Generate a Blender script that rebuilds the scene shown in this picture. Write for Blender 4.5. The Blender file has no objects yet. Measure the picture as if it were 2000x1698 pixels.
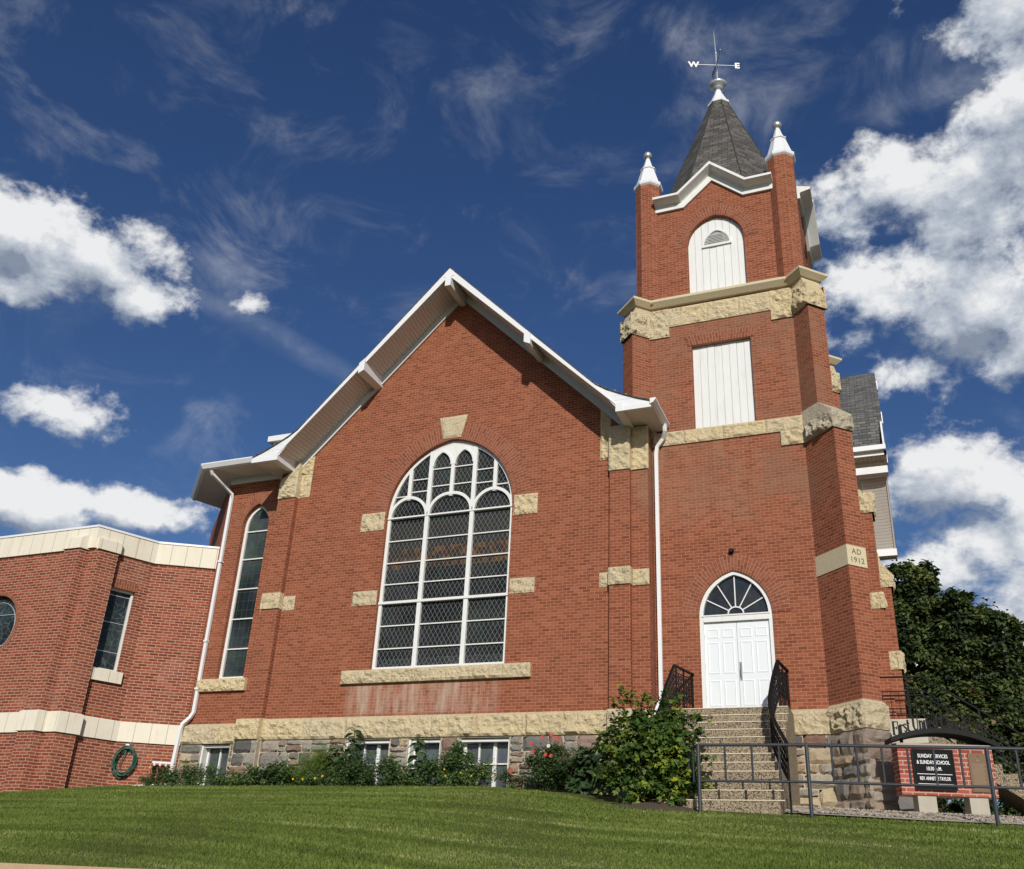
import bpy, bmesh, math, random
import numpy as np
from mathutils import Vector, Matrix, noise, geometry
R = math.radians
random.seed(7); rng = np.random.default_rng(7)
scene = bpy.context.scene
col = scene.collection

# ------------------------------------------------------------------ camera
cam_d = bpy.data.cameras.new("camera"); cam = bpy.data.objects.new("camera", cam_d); col.objects.link(cam)
CY, CP, CR = R(23.057), R(24.958), R(2.958)
fwd = Vector((-math.sin(CY)*math.cos(CP), math.cos(CY)*math.cos(CP), math.sin(CP)))
rt0 = Vector((math.cos(CY), math.sin(CY), 0)); up0 = rt0.cross(fwd)
rt = rt0*math.cos(CR) + up0*math.sin(CR); up = -rt0*math.sin(CR) + up0*math.cos(CR)
M = Matrix((rt, up, -fwd)).transposed().to_4x4(); M.translation = Vector((10.398, -20.306, -3.984))
cam.matrix_world = M
cam_d.sensor_width = 36; cam_d.lens = 1860.142/2000*36; cam_d.shift_y = (904.451-849)/2000
cam_d.clip_start = .1; cam_d.clip_end = 6000
scene.camera = cam

# ------------------------------------------------------------------ light
SUN_AZ, SUN_EL = R(157.0), R(28.0)           # azimuth clockwise from +Y
sunv = Vector((math.sin(SUN_AZ)*math.cos(SUN_EL), math.cos(SUN_AZ)*math.cos(SUN_EL), math.sin(SUN_EL)))
sl = bpy.data.lights.new("sun", 'SUN'); sl.energy = 3.9; sl.angle = R(.53); sl.color = (1, .95, .87)
so = bpy.data.objects.new("sun", sl); col.objects.link(so)
so.rotation_euler = sunv.to_track_quat('Z', 'Y').to_euler(); so.location = (20, -40, 40)

scene.view_settings.view_transform = 'Standard'
try: scene.view_settings.look = 'None'
except Exception: pass
scene.view_settings.exposure = 0.0; scene.view_settings.gamma = 1.0
scene.view_settings.use_curve_mapping = False

SKY_STR = .078
world = bpy.data.worlds.new("World"); scene.world = world; world.use_nodes = True
def build_world():
    nt = world.node_tree; nt.nodes.clear(); N = nt.nodes.new; L = nt.links.new
    def math_(op, a, b=None, c=None, clamp=False):
        n = N('ShaderNodeMath'); n.operation = op; n.use_clamp = clamp
        for i, v in enumerate((a, b, c)):
            if v is None: continue
            if isinstance(v, (int, float)): n.inputs[i].default_value = v
            else: L(v, n.inputs[i])
        return n.outputs[0]
    tc = N('ShaderNodeTexCoord'); d = tc.outputs['Generated']
    sky = N('ShaderNodeTexSky'); sky.sky_type = 'NISHITA'; sky.sun_disc = False
    sky.sun_elevation = SUN_EL; sky.sun_rotation = SUN_AZ; sky.air_density = 1.0; sky.dust_density = 1.0; sky.ozone_density = 2.6; sky.altitude = 300
    hs = N('ShaderNodeHueSaturation'); hs.inputs['Hue'].default_value = .512; hs.inputs['Saturation'].default_value = 1.22; hs.inputs['Value'].default_value = .95
    L(sky.outputs[0], hs.inputs['Color'])
    bg1 = N('ShaderNodeBackground'); bg1.inputs[1].default_value = SKY_STR; L(hs.outputs[0], bg1.inputs[0])
    # clouds: (azimuth, elevation, half width, half height, weight)
    CL = [(-55.3,32.2,.075,.042,1.05),(-50.9,32.3,.070,.034,1.05),(-48.0,31.0,.042,.036,1),(-55.5,29.4,.033,.018,.9),(-50.2,23.8,.050,.024,.95),(-41.9,32.2,.020,.017,.75),
      (-52.0,18.6,.09,.026,1.1),(-46.0,19.3,.09,.020,1),
      (13.0,46.0,.060,.060,1),(13.4,41.8,.05,.05,.95),
      (2.6,39.4,.085,.045,.95),(7.2,38.2,.085,.060,1.0),(10.5,40.5,.06,.06,.9),(1.6,33.2,.075,.060,1.0),(6.6,32.0,.095,.062,1.1),(2.8,29.0,.06,.030,.8),(8.0,28.6,.06,.035,.9),
      (3.3,23.2,.085,.046,1.2),(6.8,18.6,.085,.055,1.1),(3.2,18.0,.075,.035,.95),(4.0,14.0,.12,.050,1.05)]
    WI = [(-1.3,45.9,.10,.026,.55),(-6.7,45.6,.10,.050,.5),(-10.9,49.3,.09,.035,.4),(5.5,43.2,.07,.02,.5),(-57,42.5,.15,.03,.25),(-50.6,38.6,.10,.022,.10),(-43.6,34.4,.034,.016,.35),(-30,39,.18,.03,.0),(-47,26.5,.12,.02,.25),(-38,24,.12,.018,.2)]
    upv = N('ShaderNodeVectorMath'); upv.operation = 'ADD'; L(d, upv.inputs[0]); upv.inputs[1].default_value = (.010, -.004, .026)
    d2 = upv.outputs[0]
    def field(lst, d=d):
        cur = None
        for az, el, a, b, w in lst:
            A, E_ = R(az), R(el)
            c = Vector((math.sin(A)*math.cos(E_), math.cos(A)*math.cos(E_), math.sin(E_)))
            r_ = Vector((math.cos(A), -math.sin(A), 0)); u_ = r_.cross(c)*1.0
            eul = Matrix((r_, u_, r_.cross(u_))).transposed().to_euler('XYZ')
            m = N('ShaderNodeMapping'); m.vector_type = 'TEXTURE'
            m.inputs['Location'].default_value = c; m.inputs['Rotation'].default_value = eul; m.inputs['Scale'].default_value = (a*1.35, b*1.35, .4)
            L(d, m.inputs['Vector'])
            ln = N('ShaderNodeVectorMath'); ln.operation = 'LENGTH'; L(m.outputs[0], ln.inputs[0])
            v = math_('MULTIPLY', math_('SUBTRACT', 1.0, ln.outputs['Value']), w)
            cur = v if cur is None else math_('SMOOTH_MAX', cur, v, .12)
        return cur
    def fbm(scale, detail, rough, off=(0,0,0), sc=(1,1,1), dist=0.0):
        m = N('ShaderNodeMapping'); m.inputs['Location'].default_value = off; m.inputs['Scale'].default_value = sc; L(d, m.inputs['Vector'])
        n = N('ShaderNodeTexNoise'); n.inputs['Scale'].default_value = scale; n.inputs['Detail'].default_value = detail; n.inputs['Roughness'].default_value = rough
        n.inputs['Distortion'].default_value = dist; L(m.outputs[0], n.inputs['Vector']); return n.outputs['Fac']
    def fbm2(vec, scale, detail, rough):
        m = N('ShaderNodeMapping'); m.inputs['Location'].default_value = (1.3,0,0); m.inputs['Scale'].default_value = (1,1,1.35); L(vec, m.inputs['Vector'])
        n = N('ShaderNodeTexNoise'); n.inputs['Scale'].default_value = scale; n.inputs['Detail'].default_value = detail; n.inputs['Roughness'].default_value = rough; n.inputs['Distortion'].default_value = .12
        L(m.outputs[0], n.inputs['Vector']); return n.outputs['Fac']
    def cloud(vec):
        lo = fbm2(vec, 5.5, 5, .5); hi = fbm2(vec, 21, 12, .62)
        q = math_('ADD', math_('MULTIPLY', math_('SUBTRACT', lo, .5), 2.0), math_('MULTIPLY', math_('SUBTRACT', hi, .5), 2.1))
        return math_('ADD', field(CL, vec), q)
    f = cloud(d); f2 = cloud(d2)
    mr = N('ShaderNodeMapRange'); mr.interpolation_type = 'SMOOTHSTEP'; L(f, mr.inputs[0]); mr.inputs[1].default_value = .06; mr.inputs[2].default_value = .62
    # wisps
    n2 = fbm(9, 11, .63, (4,2,0), (1,1,1.6), .6)
    fw = math_('ADD', field(WI), math_('MULTIPLY', math_('SUBTRACT', n2, .5), 3.2))
    mw = N('ShaderNodeMapRange'); mw.interpolation_type = 'SMOOTHSTEP'; L(fw, mw.inputs[0]); mw.inputs[1].default_value = -.05; mw.inputs[2].default_value = 1.3; mw.inputs[4].default_value = .34
    # a thin fading contrail across the left half of the sky
    p0 = Vector((math.sin(R(-46.5))*math.cos(R(32.3)), math.cos(R(-46.5))*math.cos(R(32.3)), math.sin(R(32.3))))
    p1 = Vector((math.sin(R(-33))*math.cos(R(28.7)), math.cos(R(-33))*math.cos(R(28.7)), math.sin(R(28.7))))
    cc = ((p0+p1)/2).normalized(); xr = (p1-p0).normalized(); zz = cc; yy = zz.cross(xr).normalized(); xr = yy.cross(zz)
    m = N('ShaderNodeMapping'); m.vector_type = 'TEXTURE'; m.inputs['Location'].default_value = cc
    m.inputs['Rotation'].default_value = Matrix((xr, yy, zz)).transposed().to_euler('XYZ'); m.inputs['Scale'].default_value = (.15, .017, .4); L(d, m.inputs['Vector'])
    ln = N('ShaderNodeVectorMath'); ln.operation = 'LENGTH'; L(m.outputs[0], ln.inputs[0])
    ct = math_('MULTIPLY', math_('SUBTRACT', 1.0, ln.outputs['Value'], clamp=True), math_('MULTIPLY', math_('SUBTRACT', n2, .22, clamp=True), .62))
    veil = math_('MULTIPLY', fbm(2.2, 6, .6, (7,3,1), (1,1,1.6), .5), .0)
    dens = math_('MAXIMUM', math_('MAXIMUM', mr.outputs[0], mw.outputs[0]), ct)
    # cloud shade: lit towards the sun, grey bellies
    sh = math_('ADD', math_('MULTIPLY', math_('SUBTRACT', f, f2), .85), .54)
    big = fbm(5.5, 7, .58, (2,5,3), (1,1,2))
    sh = math_('SUBTRACT', sh, math_('MAXIMUM', math_('MULTIPLY', math_('SUBTRACT', f, .7), .16), 0.0))
    sh = math_('ADD', sh, math_('MULTIPLY', math_('SUBTRACT', big, .5), 1.7), clamp=True)
    cr = N('ShaderNodeValToRGB'); L(sh, cr.inputs[0]); e = cr.color_ramp.elements
    e[0].position = .05; e[0].color = (.25,.30,.39,1); e[1].position = .9; e[1].color = (.88,.89,.90,1)
    k = e.new(.45); k.color = (.50,.55,.63,1)
    bg2 = N('ShaderNodeBackground'); bg2.inputs[1].default_value = .95; L(cr.outputs[0], bg2.inputs[0])
    mx = N('ShaderNodeMixShader'); L(dens, mx.inputs[0]); L(bg1.outputs[0], mx.inputs[1]); L(bg2.outputs[0], mx.inputs[2])
    out = N('ShaderNodeOutputWorld'); L(mx.outputs[0], out.inputs[0])
build_world()

# ------------------------------------------------------------------ materials
class G:                                                             # tiny node-graph helper
    def __init__(s, name):
        s.m = bpy.data.materials.new(name); s.m.use_nodes = True; s.nt = s.m.node_tree
        s.b = s.nt.nodes['Principled BSDF']; s.out = s.nt.nodes['Material Output']
    def n(s, t, **kw):
        x = s.nt.nodes.new(t)
        for k, v in kw.items(): setattr(x, k, v)
        return x
    def l(s, a, b): s.nt.links.new(a, b)
    def math(s, op, a, b=None, c=None, clamp=False):
        x = s.n('ShaderNodeMath', operation=op, use_clamp=clamp)
        for i, v in enumerate((a, b, c)):
            if v is None: continue
            if isinstance(v, (int, float)): x.inputs[i].default_value = v
            else: s.l(v, x.inputs[i])
        return x.outputs[0]
    def mix(s, f, a, b, mode='MIX'):
        x = s.n('ShaderNodeMix', data_type='RGBA', blend_type=mode)
        for sock, v in ((x.inputs[0], f), (x.inputs[6], a), (x.inputs[7], b)):
            if isinstance(v, (int, float)): sock.default_value = v
            elif isinstance(v, tuple): sock.default_value = v if len(v) == 4 else (*v, 1)
            else: s.l(v, sock)
        return x.outputs[2]
    def ramp(s, f, stops, interp='LINEAR'):
        x = s.n('ShaderNodeValToRGB'); e = x.color_ramp.elements; x.color_ramp.interpolation = interp
        while len(e) < len(stops): e.new(.5)
        for k, (p, c) in zip(e, stops): k.position = p; k.color = (*c, 1)
        s.l(f, x.inputs[0]); return x.outputs[0]
    def noise(s, scale, detail=4, rough=.55, vec=None, out='Fac', dist=0):
        x = s.n('ShaderNodeTexNoise'); x.inputs['Scale'].default_value = scale; x.inputs['Detail'].default_value = detail
        x.inputs['Roughness'].default_value = rough; x.inputs['Distortion'].default_value = dist
        s.l(vec if vec is not None else s.pos(), x.inputs['Vector']); return x.outputs[out]
    def pos(s):
        if not hasattr(s, '_g'): s._g = s.n('ShaderNodeNewGeometry')
        return s._g.outputs['Position']
    def surf(s):                                                     # (u along the horizontal, v up the face, 0) in metres
        s.pos(); N_ = s._g.outputs['True Normal']
        def vm(op, a, b):
            x = s.n('ShaderNodeVectorMath', operation=op)
            for i, v in ((0, a), (1, b)):
                if v is None: continue
                if isinstance(v, tuple): x.inputs[i].default_value = v
                else: s.l(v, x.inputs[i])
            return x
        t = vm('NORMALIZE', vm('CROSS_PRODUCT', (0,0,1), N_).outputs[0], None).outputs[0]
        b = vm('CROSS_PRODUCT', N_, t).outputs[0]
        u = vm('DOT_PRODUCT', s.pos(), t).outputs['Value']; v = vm('DOT_PRODUCT', s.pos(), b).outputs['Value']
        c = s.n('ShaderNodeCombineXYZ'); s.l(u, c.inputs[0]); s.l(v, c.inputs[1])
        return u, v, c.outputs[0]
    def set(s, base=None, rough=None, spec=None, metal=None):
        for nm, v in (('Base Color', base), ('Roughness', rough), ('Specular IOR Level', spec), ('Metallic', metal)):
            if v is None: continue
            if isinstance(v, (int, float)): s.b.inputs[nm].default_value = v
            elif isinstance(v, tuple): s.b.inputs[nm].default_value = (*v, 1)
            else: s.l(v, s.b.inputs[nm])
    def bump(s, h, dist=.01, strength=1.0):
        x = s.n('ShaderNodeBump'); x.inputs['Distance'].default_value = dist; x.inputs['Strength'].default_value = strength
        s.l(h, x.inputs['Height']); s.l(x.outputs[0], s.b.inputs['Normal'])
    def sep(s):
        x = s.n('ShaderNodeSeparateXYZ'); s.l(s.pos(), x.inputs[0]); return x.outputs

def brick_mat(name, stops, mortar, bw=.215, rh=.0733, mort=.009, uv=False, stain=False, weather=None):
    g = G(name)
    if uv:
        vec = g.n('ShaderNodeUVMap').outputs[0]
    else:
        _, _, vec = g.surf()
    wob = g.noise(6, 2, .5, out='Color'); 
    w = g.n('ShaderNodeVectorMath', operation='MULTIPLY_ADD'); g.l(wob, w.inputs[0]); w.inputs[1].default_value = (.008,.008,0); g.l(vec, w.inputs[2]); vec = w.outputs[0]
    bt = g.n('ShaderNodeTexBrick'); bt.offset = .5; bt.offset_frequency = 2; bt.squash = 1.0
    i = bt.inputs
    i['Color1'].default_value = (0,0,0,1); i['Color2'].default_value = (1,1,1,1); i['Mortar'].default_value = (.5,.5,.5,1)
    i['Scale'].default_value = 1; i['Mortar Size'].default_value = mort; i['Mortar Smooth'].default_value = .25
    i['Bias'].default_value = 0; i['Brick Width'].default_value = bw; i['Row Height'].default_value = rh
    g.l(vec, i['Vector'])
    br = g.ramp(bt.outputs['Color'], stops)
    hue = g.noise(.55, 4, .6)
    br = g.mix(g.math('MULTIPLY', g.math('SUBTRACT', hue, .42, clamp=True), 2.2, clamp=True), br, g.mix(.5, br, (.20,.072,.040)), 'MIX')
    fine = g.noise(38, 4, .7)
    br = g.mix(g.math('MULTIPLY', g.math('SUBTRACT', fine, .5), .9, clamp=True), br, (.10,.045,.035))
    mt = g.mix(g.noise(2.3, 3, .6), mortar, tuple(c*.68 for c in mortar))
    c = g.mix(g.math('MULTIPLY', bt.outputs['Fac'], .9), br, mt)
    X, Y, Z = g.sep()
    if stain:                                                        # pale lime bloom with its own ragged outline below the big sill, soot and greenish wash elsewhere
        def box(a, lo, hi, soft):
            p = g.n('ShaderNodeMapRange'); p.interpolation_type = 'SMOOTHSTEP'; g.l(a, p.inputs[0]); p.inputs[1].default_value = lo-soft; p.inputs[2].default_value = lo
            q = g.n('ShaderNodeMapRange'); q.interpolation_type = 'SMOOTHSTEP'; g.l(a, q.inputs[0]); q.inputs[1].default_value = hi; q.inputs[2].default_value = hi+soft; q.inputs[3].default_value = 1; q.inputs[4].default_value = 0
            return g.math('MULTIPLY', p.outputs[0], q.outputs[0])
        st = g.n('ShaderNodeMapping'); st.inputs['Scale'].default_value = (3.2, 1, .5); g.l(g.pos(), st.inputs['Vector'])
        stn = g.noise(1.6, 5, .65, st.outputs[0])
        m1 = g.math('MULTIPLY', box(X, -2.0, 1.35, .5), box(Z, .12, .72, .16))
        m1 = g.math('MULTIPLY', m1, g.math('MULTIPLY', g.math('SUBTRACT', stn, .36, clamp=True), 3.4, clamp=True), clamp=True)
        c = g.mix(g.math('MULTIPLY', m1, .62), c, (.52,.42,.33))
        blot = g.noise(1.1, 6, .66)
        m2 = g.math('MULTIPLY', box(X, 5.2, 9.4, .3), box(Z, 5.0, 9.9, .9))
        m2 = g.math('MULTIPLY', m2, g.math('MULTIPLY', g.math('SUBTRACT', blot, .40, clamp=True), 4.0, clamp=True), clamp=True)
        c = g.mix(g.math('MULTIPLY', m2, .5), c, (.23,.145,.095))
        m4 = g.math('MULTIPLY', box(X, 5.3, 7.4, .7), box(Z, 4.7, 6.4, .9))
        m4 = g.math('MULTIPLY', m4, g.math('MULTIPLY', g.math('SUBTRACT', stn, .40, clamp=True), 3.0, clamp=True), clamp=True)
        c = g.mix(g.math('MULTIPLY', m4, .25), c, (.36,.25,.16))
        pale = g.noise(11, 5, .8)
        c = g.mix(g.math('MULTIPLY', g.math('SUBTRACT', pale, .66, clamp=True), 3.0, clamp=True), c, (.42,.30,.23))
    if weather:
        blot = g.noise(.9, 6, .7)
        c = g.mix(g.math('MULTIPLY', g.math('SUBTRACT', blot, .56, clamp=True), weather, clamp=True), c, (.50,.36,.30))
    g.set(c, .9, .25)
    g.bump(g.math('ADD', g.math('MULTIPLY', bt.outputs['Fac'], -1.0), g.math('MULTIPLY', fine, .35)), .006, .9)
    return g.m

OLD = [(0,(.160,.047,.023)),(.15,(.210,.060,.029)),(.7,(.262,.078,.038)),(1,(.31,.103,.053))]
M_brick = brick_mat('old_red_brick', OLD, (.53,.27,.165), bw=.195, mort=.0066, stain=True)
M_arch = brick_mat('arch_brick', [(0,(.19,.055,.030)),(.5,(.25,.074,.040)),(1,(.29,.095,.052))], (.42,.25,.16), bw=.19, rh=.072, mort=.008, uv=True)
NEW = [(0,(.140,.029,.017)),(.25,(.200,.042,.023)),(.7,(.25,.056,.030)),(1,(.32,.090,.048))]
M_nbrick = brick_mat('annex_brick', NEW, (.50,.32,.22), bw=.245, rh=.0785, mort=.012, weather=1.0)
M_sbrick = brick_mat('sign_brick', [(0,(.27,.050,.034)),(.5,(.37,.075,.050)),(1,(.45,.12,.085))], (.60,.42,.34), bw=.22, rh=.0775, mort=.011)

def limestone(name, base=(.82,.66,.39), dark=(.42,.31,.16), pale=(.88,.77,.53)):
    g = G(name)
    a = g.noise(17, 8, .78); b = g.noise(2.0, 4, .6); d = g.noise(60, 4, .75); e = g.noise(5.5, 5, .65)
    c = g.mix(g.math('MULTIPLY', g.math('SUBTRACT', a, .45, clamp=True), 3.6, clamp=True), base, pale)
    c = g.mix(g.math('MULTIPLY', g.math('SUBTRACT', .43, a, clamp=True), 5.5, clamp=True), c, dark)
    c = g.mix(g.math('MULTIPLY', g.math('SUBTRACT', .38, d, clamp=True), 3.5, clamp=True), c, dark)
    c = g.mix(g.math('MULTIPLY', g.math('SUBTRACT', b, .54, clamp=True), 1.4, clamp=True), c, tuple(x*.70 for x in base))
    oi = g.n('ShaderNodeObjectInfo'); rnd = oi.outputs['Random']
    c = g.mix(g.math('MULTIPLY', g.math('SUBTRACT', rnd, .35, clamp=True), .55), c, tuple(.8*x+.06 for x in (base[1], base[1]*.93, base[1]*.74)))
    c = g.mix(g.math('MULTIPLY', g.math('SUBTRACT', g.noise(3.2, 5, .7), .58, clamp=True), 2.2, clamp=True), c, (.26,.22,.16))
    g.set(c, .92, .2)
    g.bump(g.math('ADD', g.math('ADD', g.math('MULTIPLY', a, 1.0), g.math('MULTIPLY', e, 1.2)), g.math('MULTIPLY', d, .35)), .075, 1.0)
    return g.m
M_lime = limestone('rock_faced_limestone')
M_limeg = limestone('weathered_limestone', (.66,.57,.40), (.30,.25,.16), (.76,.69,.52))
def plain(name, c, rough=.6, spec=.35, var=.12, scale=3.0, metal=0.0, bump=0.0):
    g = G(name); n = g.noise(scale, 5, .6)
    cc = g.mix(n, tuple(x*(1-var) for x in c), tuple(min(1, x*(1+var)) for x in c))
    g.set(cc, rough, spec, metal)
    if bump: g.bump(g.noise(scale*6, 5, .65), bump, .8)
    return g.m
M_limes = plain('dressed_limestone', (.58,.50,.34), .9, .2, .22, 22, bump=.004)
M_white = plain('white_painted_metal', (.73,.745,.755), .42, .4, .03, 1.5)
def painted():
    g = G('white_painted_wood'); mp = g.n('ShaderNodeMapping'); mp.inputs['Scale'].default_value = (9, 9, .7); g.l(g.pos(), mp.inputs['Vector'])
    st = g.noise(1.5, 6, .7, mp.outputs[0]); c = g.mix(g.noise(2.0, 4, .6), (.68,.69,.67), (.74,.75,.73))
    c = g.mix(g.math('MULTIPLY', g.math('SUBTRACT', st, .52, clamp=True), 2.0, clamp=True), c, (.50,.50,.46))
    c = g.mix(g.math('MULTIPLY', g.math('SUBTRACT', g.noise(22, 4, .7), .66, clamp=True), 3.0, clamp=True), c, (.42,.41,.37))
    g.set(c, .55, .3); g.bump(g.noise(8, 4, .6), .004); return g.m
M_wood = painted()
M_trimgrey = plain('pale_grey_trim', (.60,.61,.60), .5, .35, .05, 2)
M_galv = plain('galvanised_metal', (.66,.68,.69), .32, .5, .12, 5, .55)
M_black = plain('black_painted_iron', (.006,.006,.007), .55, .18, .3, 9)
M_rail = plain('charcoal_pipe_paint', (.030,.036,.045), .45, .45, .2, 6)
M_dark = plain('dark_gap', (.015,.013,.012), .9, .1)
M_mortar = plain('lime_mortar', (.42,.36,.26), .95, .1, .2, 8, bump=.01)
M_precast = None
def precast():
    g = G('cream_precast'); X, Y, Z = g.sep()
    st = g.n('ShaderNodeMapping'); st.inputs['Scale'].default_value = (5, 5, .35); g.l(g.pos(), st.inputs['Vector'])
    s1 = g.noise(1.5, 6, .7, st.outputs[0])
    c = g.mix(g.noise(2.5, 4, .6), (.66,.61,.49), (.76,.71,.60))
    c = g.mix(g.math('MULTIPLY', g.math('SUBTRACT', s1, .56, clamp=True), 3.0, clamp=True), c, (.42,.37,.27))
    u, v, vec = g.surf()
    j = g.math('FRACT', g.math('DIVIDE', u, .42))
    jm = g.math('LESS_THAN', j, .028)
    c = g.mix(g.math('MULTIPLY', jm, .75), c, (.28,.25,.20))
    g.set(c, .85, .25); g.bump(g.math('ADD', g.math('MULTIPLY', jm, -1.0), g.math('MULTIPLY', g.noise(40, 4, .6), .15)), .008)
    return g.m
M_precast = precast()
def soffit(name, c, step, axis=None):
    g = G(name)
    if axis is None: _, a, _ = g.surf()
    else: a = g.sep()[axis]
    f = g.math('FRACT', g.math('DIVIDE', a, step)); m = g.math('LESS_THAN', f, .10)
    cc = g.mix(g.math('MULTIPLY', m, .5), g.mix(g.noise(2, 3, .5), c, tuple(x*.93 for x in c)), tuple(x*.30 for x in c))
    g.set(cc, .55, .3); g.bump(g.math('MULTIPLY', m, -1.0), .01); return g.m
SC = (.74,.71,.66)
M_soff = soffit('ribbed_soffit', SC, .105)
M_soffx = soffit('ribbed_soffit_cross', SC, .105, 0)
M_soffy = soffit('ribbed_soffit_long', SC, .105, 1)
def shingle(name, a, b, c3, bw=.27, rh=.135):
    g = G(name); _, _, vec = g.surf()
    bt = g.n('ShaderNodeTexBrick'); bt.offset = .37; bt.offset_frequency = 2
    i = bt.inputs; i['Color1'].default_value = (0,0,0,1); i['Color2'].default_value = (1,1,1,1); i['Mortar'].default_value = (0,0,0,1)
    i['Scale'].default_value = 1; i['Mortar Size'].default_value = .006; i['Mortar Smooth'].default_value = .1; i['Brick Width'].default_value = bw; i['Row Height'].default_value = rh
    g.l(vec, i['Vector'])
    c = g.ramp(bt.outputs['Color'], [(0, a), (.5, b), (1, c3)])
    c = g.mix(g.math('MULTIPLY', bt.outputs['Fac'], .85), c, tuple(x*.22 for x in a))
    c = g.mix(g.math('MULTIPLY', g.noise(120, 2, .7), .35), c, tuple(x*.5 for x in a))
    g.set(c, .92, .2); g.bump(g.math('ADD', g.math('MULTIPLY', bt.outputs['Fac'], -1.0), g.math('MULTIPLY', bt.outputs['Color'], .5)), .018)
    return g.m
M_shing = shingle('dark_shingles', (.070,.067,.063), (.105,.099,.091), (.16,.15,.136))
M_shing2 = shingle('grey_shingles', (.085,.087,.088), (.13,.132,.13), (.19,.19,.18), .22, .10)
def glass(name, lead=None, du=.122, dv=.205, wid=.075, ornament=False, base=(.009,.011,.010), leadc=(.20,.20,.19), grid=False, curl=False):
    g = G(name); u, v, vec = g.surf()
    n = g.noise(.55, 4, .6)
    c = g.mix(g.math('MULTIPLY', g.math('SUBTRACT', n, .38, clamp=True), 3.0, clamp=True), base, tuple(min(1, x*3.2+.016) for x in base))  # soft greyish reflections painted into the pane colour as large noise
    cell2 = g.n('ShaderNodeTexVoronoi'); cell2.inputs['Scale'].default_value = 9; g.l(vec, cell2.inputs['Vector'])
    c = g.mix(.35, c, g.mix(1.0, c, cell2.outputs['Color'], 'MULTIPLY'))
    if ornament:
        X, Y, Z = g.sep()
        cell = g.n('ShaderNodeTexVoronoi'); cell.inputs['Scale'].default_value = 7.5; g.l(vec, cell.inputs['Vector'])
        band = g.math('MULTIPLY', g.math('GREATER_THAN', Z, 3.72), g.math('LESS_THAN', Z, 4.28))
        tone = g.ramp(cell.outputs['Color'], [(.2,(.035,.026,.018)),(.5,(.11,.058,.02)),(.75,(.075,.03,.016)),(.95,(.14,.09,.035))], 'CONSTANT')
        soft = g.n('ShaderNodeMapRange'); soft.interpolation_type = 'SMOOTHSTEP'; g.l(Z, soft.inputs[0]); soft.inputs[1].default_value = 3.5; soft.inputs[2].default_value = 4.6
        hz = g.math('MULTIPLY', soft.outputs[0], g.math('LESS_THAN', Z, 5.0))
        c = g.mix(g.math('MULTIPLY', hz, .55), c, (.045,.042,.036))
        c = g.mix(g.math('MULTIPLY', band, .85), c, tone)
        low = g.math('LESS_THAN', Z, 1.42)
        vor = g.n('ShaderNodeTexVoronoi', feature='DISTANCE_TO_EDGE'); vor.inputs['Scale'].default_value = 15; g.l(vec, vor.inputs['Vector'])
        c = g.mix(g.math('MULTIPLY', g.math('MULTIPLY', low, g.math('LESS_THAN', vor.outputs['Distance'], .045)), .7), c, (.10,.12,.12))
    lm = None
    if lead == 'diamond':
        a = g.math('ADD', g.math('DIVIDE', u, du), g.math('DIVIDE', v, dv)); b = g.math('SUBTRACT', g.math('DIVIDE', u, du), g.math('DIVIDE', v, dv))
        lm = g.math('MAXIMUM', g.math('LESS_THAN', g.math('FRACT', a), wid), g.math('LESS_THAN', g.math('FRACT', b), wid))
    elif lead == 'grid':
        lm = g.math('MAXIMUM', g.math('LESS_THAN', g.math('FRACT', g.math('DIVIDE', u, du)), wid), g.math('LESS_THAN', g.math('FRACT', g.math('DIVIDE', v, dv)), wid*.6))
    elif lead == 'cells':
        vor = g.n('ShaderNodeTexVoronoi', feature='DISTANCE_TO_EDGE'); vor.inputs['Scale'].default_value = 5.5; g.l(g.noise(2, 2, .5, out='Color'), vor.inputs['Vector'])
        w = g.n('ShaderNodeVectorMath', operation='MULTIPLY_ADD'); g.l(g.noise(2.2, 2, .5, out='Color'), w.inputs[0]); w.inputs[1].default_value = (.3,.3,0); g.l(vec, w.inputs[2]); g.l(w.outputs[0], vor.inputs['Vector'])
        lm = g.math('LESS_THAN', vor.outputs['Distance'], .035)
    if lm is not None:
        c = g.mix(g.math('MULTIPLY', lm, .85), c, leadc)
        r = g.mix(lm, (.07,.07,.07), (.6,.6,.6)); g.set(c, r, .22)
    else: g.set(c, .06, .5)
    g.bump(g.math('ADD', g.noise(3.5, 2, .5), g.math('MULTIPLY', g.noise(14, 2, .5), .3)), .02, .6)
    return g.m
M_glass = glass('leaded_stained_glass', 'diamond', ornament=True)
M_glassg = glass('leaded_grid_glass', 'grid', .165, .26, .05, base=(.016,.022,.021), leadc=(.07,.08,.08))
M_glassc = glass('annex_stained_glass', 'cells', base=(.009,.014,.015), leadc=(.075,.095,.095))
M_glassp = glass('dark_plain_glass', None, base=(.010,.011,.012))
M_glassb = glass('curtained_basement_glass', None, base=(.040,.046,.048))
def attr_mat(name, stops, rough=.85, trans=0.0, attr='tint', bump=0, nscale=14, spec=.3):
    g = G(name); a = g.n('ShaderNodeAttribute', attribute_name=attr)
    c = g.ramp(a.outputs['Fac'], stops)
    if bump:
        c = g.mix(g.math('MULTIPLY', g.noise(nscale, 5, .7), .7), c, g.mix(.5, c, (.10,.09,.08)))
        g.bump(g.noise(nscale, 6, .7), bump, 1.0)
    g.set(c, rough, spec)
    if trans:
        t = g.n('ShaderNodeBsdfTranslucent'); g.l(g.mix(.5, c, g.mix(1.0, c, (1.0,1.15,.35), 'MULTIPLY')), t.inputs[0])
        m = g.n('ShaderNodeMixShader'); m.inputs[0].default_value = trans
        g.l(g.b.outputs[0], m.inputs[1]); g.l(t.outputs[0], m.inputs[2]); g.l(m.outputs[0], g.out.inputs[0])
    return g.m
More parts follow.
